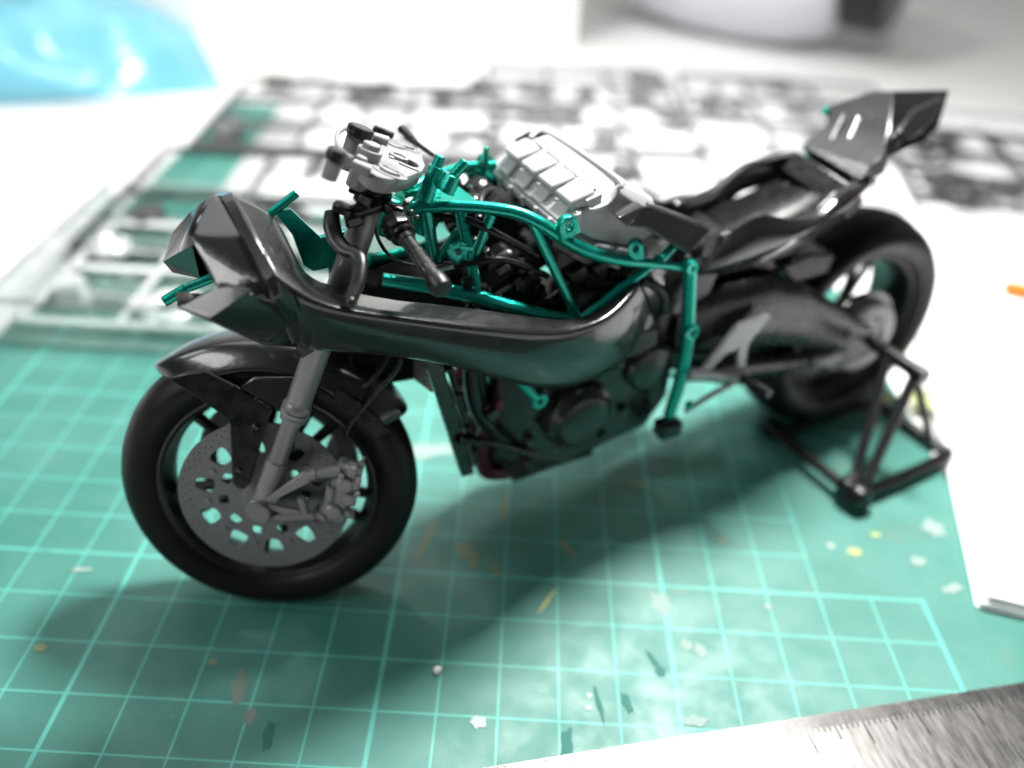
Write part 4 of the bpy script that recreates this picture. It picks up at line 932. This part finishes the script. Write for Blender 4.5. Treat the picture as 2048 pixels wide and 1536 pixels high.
# front wedge cover over the subframe
w0, w1, w2, w3, w4, w5, w6 = T('wedge')
m = M(); inn = V((0.1, 0.5, -0.05))
m.prism([w0, w1, w2, w3, w4, w5, w6], V((0.02, 0.12, -0.03))); wd = make("side_cover", m, M_PEARL, bike, bevel=0.03, angle=25)
m = M(); m.prism([w0 + V((0, -0.02, 0.02)), w1 + V((0, -0.02, 0.02)), w1.lerp(w5, 0.3), w6 + V((0, -0.03, 0))], V((0.0, 0.25, 0.0))); make("cover_nose", m, M_PEARL, wd, bevel=0.025, angle=25)
m = M(); m.prism([w2 + V((0.05, 0.1, -0.02)), w3 + V((0, 0.1, 0)), V((7.6, -0.9, 5.4)), V((7.0, -1.1, 5.5)), w4 + V((0, 0.12, 0)), w5 + V((0.2, 0.15, -0.1))], V((0, 0.3, 0))); make("cover_inner", m, M_BLACK, wd, bevel=0.03)
ebox("air_pipe", 6.1, -0.85, 5.6, 0.6, 0.5, 0.6, M_SATIN, 0.1, par=engine)
ebox("rear_frame_box", 7.5, -0.75, 5.0, 0.9, 0.5, 1.1, M_ENGINE, 0.08, ex=V((1, 0, -0.2)), par=engine)

ebox('shock_linkage', 8.9, -0.35, 5.1, 2.4, 0.9, 0.8, M_BLACK, 0.1, ex=V((1, 0, 0.05)), par=engine)
# ---- swingarm, rear hub
sw_ = T('sw')
m = M()
def ysec(x, zc, hh, y, w_): return chaikin([V((x, y - w_ / 2, zc - hh / 2)), V((x, y + w_ / 2, zc - hh / 2)), V((x, y + w_ / 2, zc + hh / 2)), V((x, y - w_ / 2, zc + hh / 2))], 2, 0.25)
m.rings([ysec(7.2, 4.0, 1.6, -0.8, 0.5), ysec(8.2, 4.1, 1.75, -0.95, 0.5), ysec(9.3, 4.15, 1.6, -1.0, 0.5), ysec(10.3, 3.85, 1.5, -1.02, 0.48), ysec(11.3, 3.3, 1.25, -1.02, 0.45), ysec(12.0, 2.95, 1.0, -1.02, 0.42), ysec(12.6, 2.7, 0.85, -1.02, 0.4)])
swg = make("swingarm", m, M_ENGINE, bike, angle=60)
m = M(); m.rings([ysec(7.6, 3.2, 0.5, -0.95, 0.45), ysec(9.0, 2.9, 0.55, -1.0, 0.45), ysec(10.6, 2.6, 0.5, -1.02, 0.42), ysec(12.4, 2.5, 0.5, -1.02, 0.4)]); make("lower_brace", m, M_ENGINE, swg, angle=60)
m = M(); m.rings([ysec(7.5, 4.2, 0.7, 0.85, 0.4), ysec(9.3, 3.9, 0.9, 1.0, 0.4), ysec(11.3, 3.1, 0.7, 1.02, 0.4), ysec(12.9, 2.63, 0.5, 1.02, 0.3)]); make("swingarm_far_leg", m, M_ENGINE, swg, angle=60)
m = M(); m.lathe(V((12.83, -0.92, 2.63)), NEAR, [(0.85, -0.2), (0.86, 0.05), (0.80, 0.12), (0.55, 0.14), (0.52, 0.22), (0.34, 0.26), (0.30, 0.20), (0.12, 0.20)], 56); hb = make("rear_hub_carrier", m, M_CALIPER, swg, angle=30)
m = M(); m.lathe(V((12.83, -0.72, 2.63)), NEAR, [(1.02, -0.03), (1.02, 0.03), (0.86, 0.035), (0.86, -0.035)], 64, closed=True); make("rear_sprocket", m, M_CALIPER, swg, angle=30)
m = M(); m.box(V((12.15, -1.22, 2.95)), (0.6, 0.14, 0.34), V((1, 0, -0.4)), NEAR, taper=0.8); make("chain_adjuster", m, M_CALIPER, swg, bevel=0.04)
m = M(); m.tube([V((7.6, -0.72, 3.75)), V((10.0, -0.72, 3.6)), V((12.7, -0.72, 3.62))], 0.06, 8); make("chain_run", m, M_BLACK, swg)
m = M(); m.tube([V((7.6, -0.72, 2.9)), V((10.0, -0.72, 2.0)), V((12.7, -0.72, 1.66))], 0.06, 8); make("chain_run", m, M_BLACK, swg)
m = M(); pts = [V((9.6, -0.98, 5.05)), V((10.4, -0.95, 5.15)), V((11.2, -0.85, 4.95)), V((11.0, -0.95, 4.6)), V((10.0, -1.02, 4.6))]; m.prism(pts, V((0, 1.9, 0))); make("rear_hugger", m, M_BLACK, swg, bevel=0.06)
m = M(); m.tube([T('exh2')[0], T('exh2')[1]], 0.05, 10); make("shock_reservoir_hose", m, M_STEP, swg)
m = M(); m.cyl(V((11.0, -1.26, 2.62)), V((11.7, -1.26, 2.58)), 0.12, n=14); make("brake_torque_link", m, M_STEP, swg, bevel=0.02)

# ---- footrest bracket
hl = T('heel')
h0, h1, h2_, h3, h4, h5 = hl
m = M(); m.prism([h0 + V((0.05, 0, -0.02)), h0 + V((-0.1, 0, 0.10)), h1 + V((-0.3, 0, 0.06)), V((7.95, -1.5, 3.92)), V((7.6, -1.5, 3.5)), V((7.78, -1.5, 3.42)), V((8.1, -1.5, 3.72)), V((8.42, -1.5, 3.80)), V((8.52, -1.5, 3.3)), V((8.72, -1.5, 3.28)), V((8.66, -1.5, 3.85)), V((8.85, -1.5, 4.08))], V((0, 0.10, 0))); fr_o = make("heel_guard", m, M_STEP, bike, bevel=0.02)
m = M(); m.tube([V((7.3, -1.45, 3.5)), V((7.9, -1.5, 3.35)), V((8.6, -1.5, 3.1)), V((8.75, -1.5, 3.15))], [0.13, 0.11, 0.12, 0.14], 14); make("footrest_arm", m, M_STEP, fr_o, bevel=0.02)
m = M(); m.tube([h5 + V((-0.1, 0, -0.05)), V((8.0, -1.5, 2.85)), V((8.6, -1.5, 3.0))], 0.06, 12); make("shift_rod", m, M_STEP, fr_o)
m = M(); p = V((8.6, -1.55, 3.1)); m.cyl(p, p + V((0.1, -0.7, 0.05)), 0.10, n=16); make("footpeg", m, M_SATIN, fr_o, bevel=0.02)
m = M(); p = V((7.15, -1.35, 2.2)); m.box(p, (0.5, 0.36, 0.36), XX, NEAR); make("lower_mount", m, M_BLACK, bike, bevel=0.06)
m = M(); p = V((7.45, -1.45, 2.75)); m.cyl(p, p + NEAR * 0.12, 0.09, n=14); make("mount_bolt", m, M_GREEN, bike, bevel=0.02)

# ------------------------------------------------------------------ rear stand (its own thing, in the bike's directions)
def WL(p):
    p = V(p); c_, s_ = math.cos(BIKE_ROT), math.sin(BIKE_ROT)
    return Vector((BIKE_LOC[0] + p.x * c_ - p.y * s_, BIKE_LOC[1] + p.x * s_ + p.y * c_, p.z))
stand = thing("paddock_stand", "black tubular rear paddock stand holding up the model motorcycle's back wheel", "stand", tuple(WL((12.9, 0, 0))), BIKE_ROT)
def SP(p): return V(p) - V((12.9, 0, 0))
def stube(name, pts, r, smooth=0, par=None, mt=M_SATIN): 
    m = M(); m.tube([SP(p) for p in pts], r, 14, smooth=smooth); return make(name, m, mt, par or stand, bevel=0.012)
stube("axle_pin", [(12.83, -1.15, 2.63), (12.83, -2.65, 2.6)], [0.16, 0.17])
stube("upright", [(12.70, -1.75, 2.55), (11.25, -2.95, 0.35)], 0.11)
stube("upright", [(12.85, -2.4, 2.5), (11.4, -3.1, 0.35)], 0.12)
stube("upright_brace", [(12.95, -2.3, 2.5), (13.9, -2.85, 0.4)], 0.09)
stube("side_rail", [(11.1, -3.1, 0.26), (12.6, -3.1, 0.22), (14.2, -3.0, 0.2), (14.4, -2.8, 0.2)], 0.15, 4)
stube("side_rail", [(11.2, -0.8, 0.26), (12.6, -0.7, 0.22), (14.4, -0.7, 0.2)], 0.12, 4)
for y_, k_ in ((-3.35, 1.0), (-0.62, 0.8)):
    m = M(); m.lathe(SP((11.2, y_, 0.30 * k_)), (0, -1, 0), [(0.12 * k_, -0.28), (0.30 * k_, -0.26), (0.30 * k_, -0.02), (0.26 * k_, 0.04), (0.1, 0.05)], 28); wo = make("stand_wheel", m, M_BLACK, stand, angle=30)
    m = M(); m.lathe(SP((11.2, y_ - 0.06, 0.30 * k_)), (0, -1, 0), [(0.09, 0), (0.08, 0.05), (0.02, 0.06)], 14); make("wheel_bolt", m, M_SATIN, wo, angle=30)
m = M(); m.box(SP((11.15, -2.95, 0.40)), (0.5, 0.35, 0.5), XX, NEAR); make("wheel_bracket", m, M_BLACK, stand, bevel=0.06)
stube("cross_bar", [(11.1, -2.9, 0.36), (11.1, -0.7, 0.32)], 0.12)
stube("handle_bar", [(14.4, -2.85, 0.2), (14.4, -0.65, 0.2)], 0.14)

# ------------------------------------------------------------------ table and backdrop
def grid_sheet(x0, x1, y0, y1, z): return M().add([(x0, y0, z), (x1, y0, z), (x1, y1, z), (x0, y1, z)], [(0, 1, 2, 3)])
M_TABLE = add_wear(mat("white_table", (0.80, 0.79, 0.78), 0.45), 0.3, 0.08)
m = M(); m.box((10, 30, -1.3), (150, 110, 2.0)); make("table", m, M_TABLE, None, kind="structure", bevel=0.15)
M_WALL = add_wear(mat("pale_wall", (0.80, 0.785, 0.76), 0.8), 0.1, 0.05)
m = M(); m.box((10, 78, 30), (260, 2.0, 120)); make("back_wall", m, M_WALL, None, kind="structure")

# ------------------------------------------------------------------ cutting mat
MX0, MX1, MY0, MY1 = -6.5, 16.9, -3.4, 31.0
M_MAT = bpy.data.materials.new("cutting_mat_print"); M_MAT.use_nodes = True
n, l, p = nodes_of(M_MAT)
tc = n.new("ShaderNodeTexCoord"); sx = n.new("ShaderNodeSeparateXYZ"); l.new(tc.outputs["Object"], sx.inputs[0])
def math_node(op, a, b=None, c=None, clamp=False):
    k = n.new("ShaderNodeMath"); k.operation = op; k.use_clamp = clamp
    for i, x in enumerate((a, b, c)):
        if x is None: continue
        if isinstance(x, (int, float)): k.inputs[i].default_value = x
        else: l.new(x, k.inputs[i])
    return k.outputs[0]
def noise_node(scale, detail=4, vec=None, rough=0.55):
    k = n.new("ShaderNodeTexNoise"); k.inputs["Scale"].default_value = scale; k.inputs["Detail"].default_value = detail; k.inputs["Roughness"].default_value = rough
    l.new(vec or tc.outputs["Object"], k.inputs["Vector"]); return k
def ramp(v, a, b, lo_=0.0, hi_=1.0):
    k = n.new("ShaderNodeMapRange"); k.interpolation_type = 'SMOOTHSTEP'
    k.inputs["From Min"].default_value = a; k.inputs["From Max"].default_value = b; k.inputs["To Min"].default_value = lo_; k.inputs["To Max"].default_value = hi_
    l.new(v, k.inputs["Value"]); return k.outputs["Result"]
def mixc(f_, a, b):
    k = n.new("ShaderNodeMix"); k.data_type = 'RGBA'
    l.new(f_, k.inputs[0]) if not isinstance(f_, (int, float)) else setattr(k.inputs[0], "default_value", f_)
    for i, x in ((6, a), (7, b)):
        if isinstance(x, tuple): k.inputs[i].default_value = (*x, 1)
        else: l.new(x, k.inputs[i])
    return k.outputs[2]
X_, Y_ = sx.outputs["X"], sx.outputs["Y"]
def line_mask(co, step, half):
    fr = math_node('ABSOLUTE', math_node('SUBTRACT', math_node('FRACT', math_node('ADD', math_node('DIVIDE', co, step), 0.5)), 0.5))
    return ramp(math_node('MULTIPLY', fr, step), half + 0.012, half - 0.004)
g = math_node('MAXIMUM', line_mask(X_, 1.0, 0.013), line_mask(Y_, 1.0, 0.013))
thick = math_node('MAXIMUM', line_mask(X_, 5.0, 0.034), line_mask(math_node('SUBTRACT', Y_, 4.0), 5.0, 0.024))
g = math_node('MAXIMUM', g, thick)
inside = math_node('MULTIPLY', math_node('MULTIPLY', math_node('GREATER_THAN', X_, -5.07), math_node('LESS_THAN', X_, 15.05)), math_node('GREATER_THAN', Y_, -1.05))
plain = math_node('MULTIPLY', math_node('GREATER_THAN', X_, 13.05), math_node('GREATER_THAN', Y_, 4.06))   # unprinted corner panel
g = math_node('MULTIPLY', math_node('MULTIPLY', g, inside), math_node('SUBTRACT', 1.0, plain))
wear = ramp(noise_node(0.9, 6).outputs["Fac"], 0.60, 0.74, 1.0, 0.25)
g = math_node('MULTIPLY', g, wear)
mott = noise_node(0.35, 6).outputs["Fac"]
base_c = mixc(ramp(mott, 0.35, 0.7), (0.033, 0.172, 0.138), (0.062, 0.215, 0.180))
stain = noise_node(0.55, 8, None, 0.65).outputs["Fac"]
base_c = mixc(ramp(stain, 0.60, 0.75, 0.0, 0.35), base_c, (0.13, 0.14, 0.12))
fine = noise_node(9.0, 6).outputs["Fac"]
base_c = mixc(ramp(fine, 0.62, 0.75, 0.0, 0.25), base_c, (0.20, 0.34, 0.30))
mps = n.new("ShaderNodeMapping"); mps.inputs["Rotation"].default_value = (0, 0, 0.9); mps.inputs["Scale"].default_value = (9.0, 0.55, 1); l.new(tc.outputs["Object"], mps.inputs["Vector"])
base_c = mixc(ramp(noise_node(1.7, 7, mps.outputs["Vector"], 0.6).outputs["Fac"], 0.66, 0.74, 0.0, 0.35), base_c, (0.16, 0.30, 0.24))
mps2 = n.new("ShaderNodeMapping"); mps2.inputs["Rotation"].default_value = (0, 0, -0.35); mps2.inputs["Location"].default_value = (3.1, 1.7, 0); mps2.inputs["Scale"].default_value = (0.5, 8.0, 1); l.new(tc.outputs["Object"], mps2.inputs["Vector"])
base_c = mixc(ramp(noise_node(1.3, 7, mps2.outputs["Vector"], 0.6).outputs["Fac"], 0.67, 0.73, 0.0, 0.4), base_c, (0.012, 0.10, 0.075))
base_c = mixc(ramp(noise_node(0.8, 9, None, 0.7).outputs["Fac"], 0.63, 0.70, 0.0, 0.45), base_c, (0.20, 0.21, 0.13))
col = mixc(g, base_c, (0.085, 0.40, 0.335))
l.new(col, p.inputs["Base Color"])
l.new(ramp(noise_node(1.6, 6).outputs["Fac"], 0.3, 0.7, 0.46, 0.64), p.inputs["Roughness"])
p.inputs["Specular IOR Level"].default_value = 0.6
bp = n.new("ShaderNodeBump"); bp.inputs["Strength"].default_value = 0.12; bp.inputs["Distance"].default_value = 0.02
l.new(noise_node(14, 4).outputs["Fac"], bp.inputs["Height"]); l.new(bp.outputs["Normal"], p.inputs["Normal"])
m = M(); m.box(((MX0 + MX1) / 2, (MY0 + MY1) / 2, -0.15), (MX1 - MX0, MY1 - MY0, 0.30))
matob = make("cutting_mat", m, M_MAT, None, bevel=0.04); tag(matob, "green self-healing cutting mat with pale grid lines under the model motorcycle", "cutting mat")

# paint and glue spots dried onto the mat
M_SPOTW = mat("dried_white_paint", (0.24, 0.33, 0.30), 0.75, spec=0.2); M_SPOTY = mat("dried_yellow_paint", (0.34, 0.38, 0.14), 0.5); M_SPOTO = mat("dried_ochre_paint", (0.17, 0.23, 0.12), 0.5)
M_SPOTP = mat("dried_mauve_paint", (0.12, 0.17, 0.15), 0.4); M_SPOTG = mat("dried_green_paint", (0.034, 0.150, 0.125), 0.65, spec=0.2); M_SPOTS = mat("dried_silver_paint", (0.30, 0.38, 0.36), 0.6)
random.seed(11)
def blot(x, y, rx, ry, rot, mt, rough=0.35, z=0.004):
    k = 26; pts = []; ph = random.uniform(0, 9)
    for i in range(k):
        a = 2 * math.pi * i / k; rr = 1 + rough * (0.9 * math.sin(2 * a + ph) * math.sin(3 * a + 2 * ph) + random.uniform(-.35, .35))
        u, v = rx * rr * math.cos(a), ry * rr * math.sin(a)
        pts.append(V((x + u * math.cos(rot) - v * math.sin(rot), y + u * math.sin(rot) + v * math.cos(rot), z)))
    pts = chaikin(pts, 2, 0.25)
    m = M(); m.prism(pts, V((0, 0, 0.003))); return make("paint_spot", m, mt, matob)
for k_, a in enumerate(SPOTS()): blot(*a, z=0.0015 + 0.0003 * k_)
m = M(); m.ball((5.95, 1.80, 0.05), 0.075); crumb = make("plastic_crumb", m, mat("white_crumb", (0.75, 0.73, 0.72), 0.5)); tag(crumb, "tiny round white crumb lying on the mat in the motorcycle's shadow", "crumb")

# ------------------------------------------------------------------ steel ruler
ra, rb = V((7.08, 0.14, 0)), V((16.13, 2.22, 0)); rd_ = (rb - ra).normalized(); rn_ = V((rd_.y, -rd_.x, 0))
M_STEEL = mat("brushed_steel", (0.55, 0.54, 0.53), 0.32, 1.0)
n, l, p = nodes_of(M_STEEL)
tc = n.new("ShaderNodeTexCoord"); mp = n.new("ShaderNodeMapping"); mp.inputs["Scale"].default_value = (5.0, 0.7, 1.0); mp.inputs["Rotation"].default_value = (0, 0, 0.5)
l.new(tc.outputs["Object"], mp.inputs["Vector"])
nz = noise_node(3.0, 8, mp.outputs["Vector"], 0.7)
l.new(ramp(nz.outputs["Fac"], 0.35, 0.65, 0.33, 0.42), p.inputs["Roughness"])
l.new(mixc(ramp(nz.outputs["Fac"], 0.35, 0.68), (0.16, 0.155, 0.15), (0.205, 0.20, 0.195)), p.inputs["Base Color"])
bp = n.new("ShaderNodeBump"); bp.inputs["Strength"].default_value = 0.03; bp.inputs["Distance"].default_value = 0.01
l.new(nz.outputs["Fac"], bp.inputs["Height"]); l.new(bp.outputs["Normal"], p.inputs["Normal"])
rul = thing("steel_ruler", "scratched steel ruler with fine graduations lying across the mat's near right corner", "ruler", (ra.x, ra.y, 0.0), math.atan2(rd_.y, rd_.x))
m = M(); m.box((5.2, -1.5, 0.055), (22.0, 3.0, 0.09)); make("blade", m, M_STEEL, rul, bevel=0.01)
M_TICK = mat("ruler_engraving", (0.015, 0.015, 0.015), 0.7, spec=0.1)
m = M()
for k in range(-110, 320):
    x = k * 0.05; 
    if x < -5.7 or x > 16.1: continue
    ln = 0.62 if k % 20 == 0 else (0.46 if k % 10 == 0 else (0.30 if k % 2 == 0 else 0.22))
    m.box((x, -0.02 - ln / 2, 0.1025), (0.02, ln, 0.003))
t_o = make("graduation_marks", m, M_TICK, rul, kind="stuff")

# ------------------------------------------------------------------ instruction booklet and its orange-handled tool
pc = V((15.98, 3.91, 0)); pe_ = (V((18.2, 12.66, 0)) - pc).normalized(); pn_ = V((pe_.y, -pe_.x, 0))
book = thing("instruction_booklet", "thick white instruction booklet with a creased spine at the right edge of the mat", "booklet", (pc.x, pc.y, 0.004), math.atan2(pe_.y, pe_.x))
M_PAPER = mat("white_paper", (0.83, 0.83, 0.84), 0.6)
n, l, p = nodes_of(M_PAPER)
tc = n.new("ShaderNodeTexCoord"); 
nzp = noise_node(0.8, 3); l.new(mixc(ramp(nzp.outputs["Fac"], 0.62, 0.70, 0, 0.35), (0.83, 0.83, 0.84), (0.55, 0.57, 0.62)), p.inputs["Base Color"])
M_EDGE = mat("paper_edge", (0.72, 0.73, 0.76), 0.7)
for k in range(7):
    o_ = 0.05 * math.sin(k * 2.1) + 0.02 * k
    m = M(); m.box((9.0 + o_, -7.5 - 0.03 * k, 0.03 + 0.055 * k), (18.0, 15.0, 0.05)); make("page_bundle", m, M_PAPER, book, bevel=0.012)
tool = thing("orange_tool", "orange handled tool resting on the white booklet at the right edge", "tool", (21.75, 16.1, 0.62), -0.35)
M_ORANGE = mat("orange_plastic", (0.85, 0.16, 0.005), 0.4)
m = M(); m.lathe((0, 0, 0), (1, 0, 0), [(0.12, -0.06), (0.20, 0.0), (0.22, 0.3), (0.22, 2.5), (0.18, 2.7), (0.23, 2.9), (0.23, 6.5), (0.1, 6.7)], 20); th_ = make("handle", m, M_ORANGE, tool, angle=30)
m = M(); m.cyl((6.6, 0, 0), (9.5, 0, 0), 0.09, 0.05, n=12); make("shaft", m, M_SILVER, tool)

# ------------------------------------------------------------------ loose paper sheets behind
def sheet(name, label, x, y, w_, h_, rot, z):
    m = M(); nx = 8
    vs = []; 
    for i in range(nx + 1):
        for j in range(nx + 1):
            u, v = (i / nx - .5) * w_, (j / nx - .5) * h_
            vs.append((u, v, 0.03 * math.sin(u * 0.6 + v * 0.3) ** 2))
    m.add(vs, [(i * (nx + 1) + j, (i + 1) * (nx + 1) + j, (i + 1) * (nx + 1) + j + 1, i * (nx + 1) + j + 1) for i in range(nx) for j in range(nx)])
    o = make(name, m, M_PAPER, None, solid=0.012); o.location = (x, y, z); o.rotation_euler = (0, 0, rot); tag(o, label, "paper sheet")
sheet("paper_sheet", "large white paper sheet under the kit sprues, middle of the background", 8.5, 29.5, 25, 19, 0.03, 0.03)
sheet("paper_sheet", "white paper sheet under the dark sprue right of the motorcycle's tail", 25.5, 28, 17, 17, -0.12, 0.02)
sheet("paper_sheet", "white paper sheet left of the sprues, beside the cutting mat's edge", -13.5, 20.5, 13, 20, 0.05, -0.285)

# ------------------------------------------------------------------ sprues: runner frames with parts still attached
M_SPD = mat("dark_grey_sprue_plastic", (0.05, 0.049, 0.052), 0.22); M_SPG = mat("grey_sprue_plastic", (0.10, 0.10, 0.103), 0.30); M_SPL = mat("pale_grey_sprue_plastic", (0.17, 0.17, 0.175), 0.30); M_SPC = mat("plated_sprue", (0.75, 0.78, 0.77), 0.12, 0.55)
def sprue(label, x, y, z, w_, h_, rot, mt, seed, nx=3, ny=3, nparts=22, tilt_=(0, 0), grp="kit sprues lying behind the motorcycle"):
    rnd = random.Random(seed)
    s = thing("kit_sprue", label, "sprue", (x, y, z), rot, grp); s.rotation_euler = (tilt_[0], tilt_[1], rot)
    m = M(); xs = [w_ * (i / nx - 0.5) for i in range(nx + 1)]; ys = [h_ * (j / ny - 0.5) for j in range(ny + 1)]
    for j in range(ny + 1): m.tube([(xs[0], ys[j], 0.16), (xs[-1], ys[j], 0.16)], 0.13, 8)
    make("runner", m, mt, s, angle=50)
    for i in range(nx + 1):
        m = M(); m.tube([(xs[i], ys[0], 0.161), (xs[i], ys[-1], 0.161)], 0.127, 8); make("runner", m, mt, s, angle=50)
    for k in range(nparts // 2):
        i = rnd.randrange(nx); j = rnd.randrange(ny); cx = (xs[i] + xs[i + 1]) / 2 + rnd.uniform(-.25, .25) * w_ / nx; cy = (ys[j] + ys[j + 1]) / 2 + rnd.uniform(-.25, .25) * h_ / ny
        m = M(); t_ = rnd.random(); r = rnd.uniform(0, 3.14); ex = (math.cos(r), math.sin(r), 0); ey = (-math.sin(r), math.cos(r), 0)
        if t_ < 0.35: m.box((cx, cy, 0.3), (rnd.uniform(.6, 1.6), rnd.uniform(.4, 1.0), rnd.uniform(.3, .8)), ex, ey, taper=rnd.uniform(.6, .95))
        elif t_ < 0.6: m.lathe((cx, cy, 0.1), (0, 0, 1), [(0.5, 0), (0.6, 0.1), (0.55, rnd.uniform(.2, .5)), (0.3, rnd.uniform(.3, .6)), (0.05, 0.3)], 18)
        elif t_ < 0.8: m.tube([(cx - ex[0], cy - ex[1], .3), (cx, cy, rnd.uniform(.3, .8)), (cx + ex[0] * .9, cy + ex[1] * 1.1, .3)], rnd.uniform(.12, .25), 10, smooth=4)
        else: m.plate([circle2(0, 0, rnd.uniform(.6, 1.0), 24), circle2(0, 0, 0.35, 16)], 0.25, (cx, cy, 0.3), ex, ey, 0.03)
        gx = xs[i] if rnd.random() < .5 else xs[i + 1]
        o = make("kit_part", m, mt, s, bevel=0.03, angle=35)
        m = M(); m.tube([(gx, cy, 0.17), (cx, cy, 0.25)], 0.06, 6); make("gate", m, mt, o)
    return s

sprue("dark grey kit sprue directly behind the ram-air duct and fork, over the green mat", -0.5, 20.3, 0.06, 12.5, 8.5, 0.02, M_SPD, 1, 3, 2, 12)
sprue("pale grey kit sprue behind the handlebars, left half of the background", -0.2, 29.6, 0.10, 12.0, 9.0, 0.03, M_SPG, 2, 3, 3, 20)
sprue("grey kit sprue between the intake plenum and the white box", 9.6, 33.0, 0.10, 9.0, 12.0, 0.05, M_SPL, 3, 3, 4, 24)
sprue("pale grey kit sprue behind the tail, below the black-ended container", 19.5, 33.5, 0.10, 10.0, 11.0, -0.05, M_SPL, 4, 3, 3, 20)
sprue("dark grey kit sprue at the right edge beyond the rear tyre", 27.0, 26.6, 0.40, 9.5, 9.0, -0.15, M_SPD, 5, 2, 3, 22)
sprue("grey kit sprue beyond the intake plenum, in front of the paler one", 10.2, 22.6, 0.08, 9.0, 8.0, 0.1, M_SPG, 6, 3, 2, 14)

# clear tray with chrome-plated sprue, on the mat left of the wheel
M_CLEAR = bpy.data.materials.new("clear_plastic"); M_CLEAR.use_nodes = True
nt = M_CLEAR.node_tree; nt.nodes.clear()
out = nt.nodes.new("ShaderNodeOutputMaterial"); mx = nt.nodes.new("ShaderNodeMixShader"); tr_ = nt.nodes.new("ShaderNodeBsdfTransparent"); gl = nt.nodes.new("ShaderNodeBsdfGlossy"); fr_ = nt.nodes.new("ShaderNodeLayerWeight")
tr_.inputs[0].default_value = (0.93, 0.95, 0.945, 1); gl.inputs[1].default_value = 0.10; fr_.inputs[0].default_value = 0.25
nt.links.new(fr_.outputs["Facing"], mx.inputs[0]); nt.links.new(tr_.outputs[0], mx.inputs[1]); nt.links.new(gl.outputs[0], mx.inputs[2]); nt.links.new(mx.outputs[0], out.inputs[0])
TX0, TX1, TY0, TY1, TH = -6.4, 3.2, 10.9, 18.6, 1.15
tray = thing("clear_tray", "clear plastic tray of plated parts on the mat left of the motorcycle", "tray", ((TX0 + TX1) / 2, (TY0 + TY1) / 2, 0.004))
w_, h_ = TX1 - TX0, TY1 - TY0
m = M(); m.box((0, 0, 0.03), (w_, h_, 0.05)); make("tray_floor", m, M_CLEAR, tray)
for cx_, cy_, sx_, sy_ in ((0, -h_ / 2, w_, 0.06), (0, h_ / 2, w_, 0.06), (-w_ / 2, 0, 0.06, h_ - .07), (w_ / 2, 0, 0.06, h_ - .07)):
    m = M(); m.box((cx_, cy_, 0.06 + TH / 2), (sx_, sy_, TH - 0.01)); make("tray_wall", m, M_CLEAR, tray)
    m = M(); m.box((cx_ * 1.0, cy_ * 1.0, TH + 0.09), (sx_ + 0.22, sy_ + 0.22, 0.05)); make("tray_rim", m, M_CLEAR, tray)
sprue("chrome-plated kit sprue sparkling inside the clear tray", -2.2, 14.6, 0.12, 7.6, 6.0, 0.0, M_SPC, 7, 3, 2, 12, grp="kit sprues lying behind the motorcycle")

# white carton behind, pale container, blue bag
M_CARD = add_wear(mat("white_carton", (0.82, 0.81, 0.79), 0.6), 0.5, 0.05)
box_ = thing("white_carton", "plain white carton standing at the back left of the table", "carton", (-6.0, 50.5, -0.3), 0.02)
m = M(); m.box((0, 0, 7.0), (31.0, 10.0, 14.0)); make("carton_body", m, M_CARD, box_, bevel=0.08)
m = M(); m.box((0, -3.0, 14.06), (31.0, 4.0, 0.08)); make("carton_flap", m, M_CARD, box_)
cont = thing("plastic_container", "large pale container with a black end lying at the back right", "container", (21.0, 52.0, -0.3), 0.0)
cd = V((0.83, -0.55, 0)).normalized(); c0 = V((-9.5, 5.0, 5.6)); c1 = V((5.2, -4.6, 5.2))
M_PALE = add_wear(mat("pale_blue_grey_plastic", (0.60, 0.62, 0.67), 0.25), 0.3, 0.08)
m = M(); m.lathe(c0, c1 - c0, [(0.5, -0.8), (2.6, 0.0), (4.0, 1.6), (5.0, 4.2), (5.5, 8.0), (5.45, 11.5), (5.15, 14.0), (4.6, 15.9), (3.9, 16.9), (3.3, 17.1)], 56); make("container_body", m, M_PALE, cont, angle=35)
m = M(); m.lathe(c0, c1 - c0, [(3.4, 17.1), (3.6, 17.3), (3.6, 19.3), (3.3, 19.6), (0.1, 19.6)], 48); make("black_cap", m, M_BLACK, cont, angle=35)
M_BLUE = bpy.data.materials.new("blue_film"); M_BLUE.use_nodes = True
n, l, p = nodes_of(M_BLUE)
p.inputs["Base Color"].default_value = (0.30, 0.77, 0.92, 1); p.inputs["Roughness"].default_value = 0.22; p.inputs["Transmission Weight"].default_value = 0.45
m = M(); k = 44; vs = []
for i in range(k + 1):
    for j in range(k + 1):
        u, v = i / k - .5, j / k - .5
        e_ = max(0.0, 1 - (abs(u * 2) ** 3 + abs(v * 2) ** 3)) ** 0.5
        hgt = e_ * (3.0 + 2.4 * noise.noise(V((u * 5, v * 5, 1.3))) + 0.7 * noise.noise(V((u * 12, v * 12, 4.1))))
        vs.append((u * 20, v * 14, max(0.0, hgt) + 0.02))
m.add(vs, [(i * (k + 1) + j, (i + 1) * (k + 1) + j, (i + 1) * (k + 1) + j + 1, i * (k + 1) + j + 1) for i in range(k) for j in range(k)])
bag = make("plastic_bag", m, M_BLUE, None, angle=180, solid=0.03); bag.location = (-19.5, 35.5, -0.29); bag.rotation_euler = (0, 0, 0.45); tag(bag, "crumpled light blue plastic bag at the far left of the table", "bag")
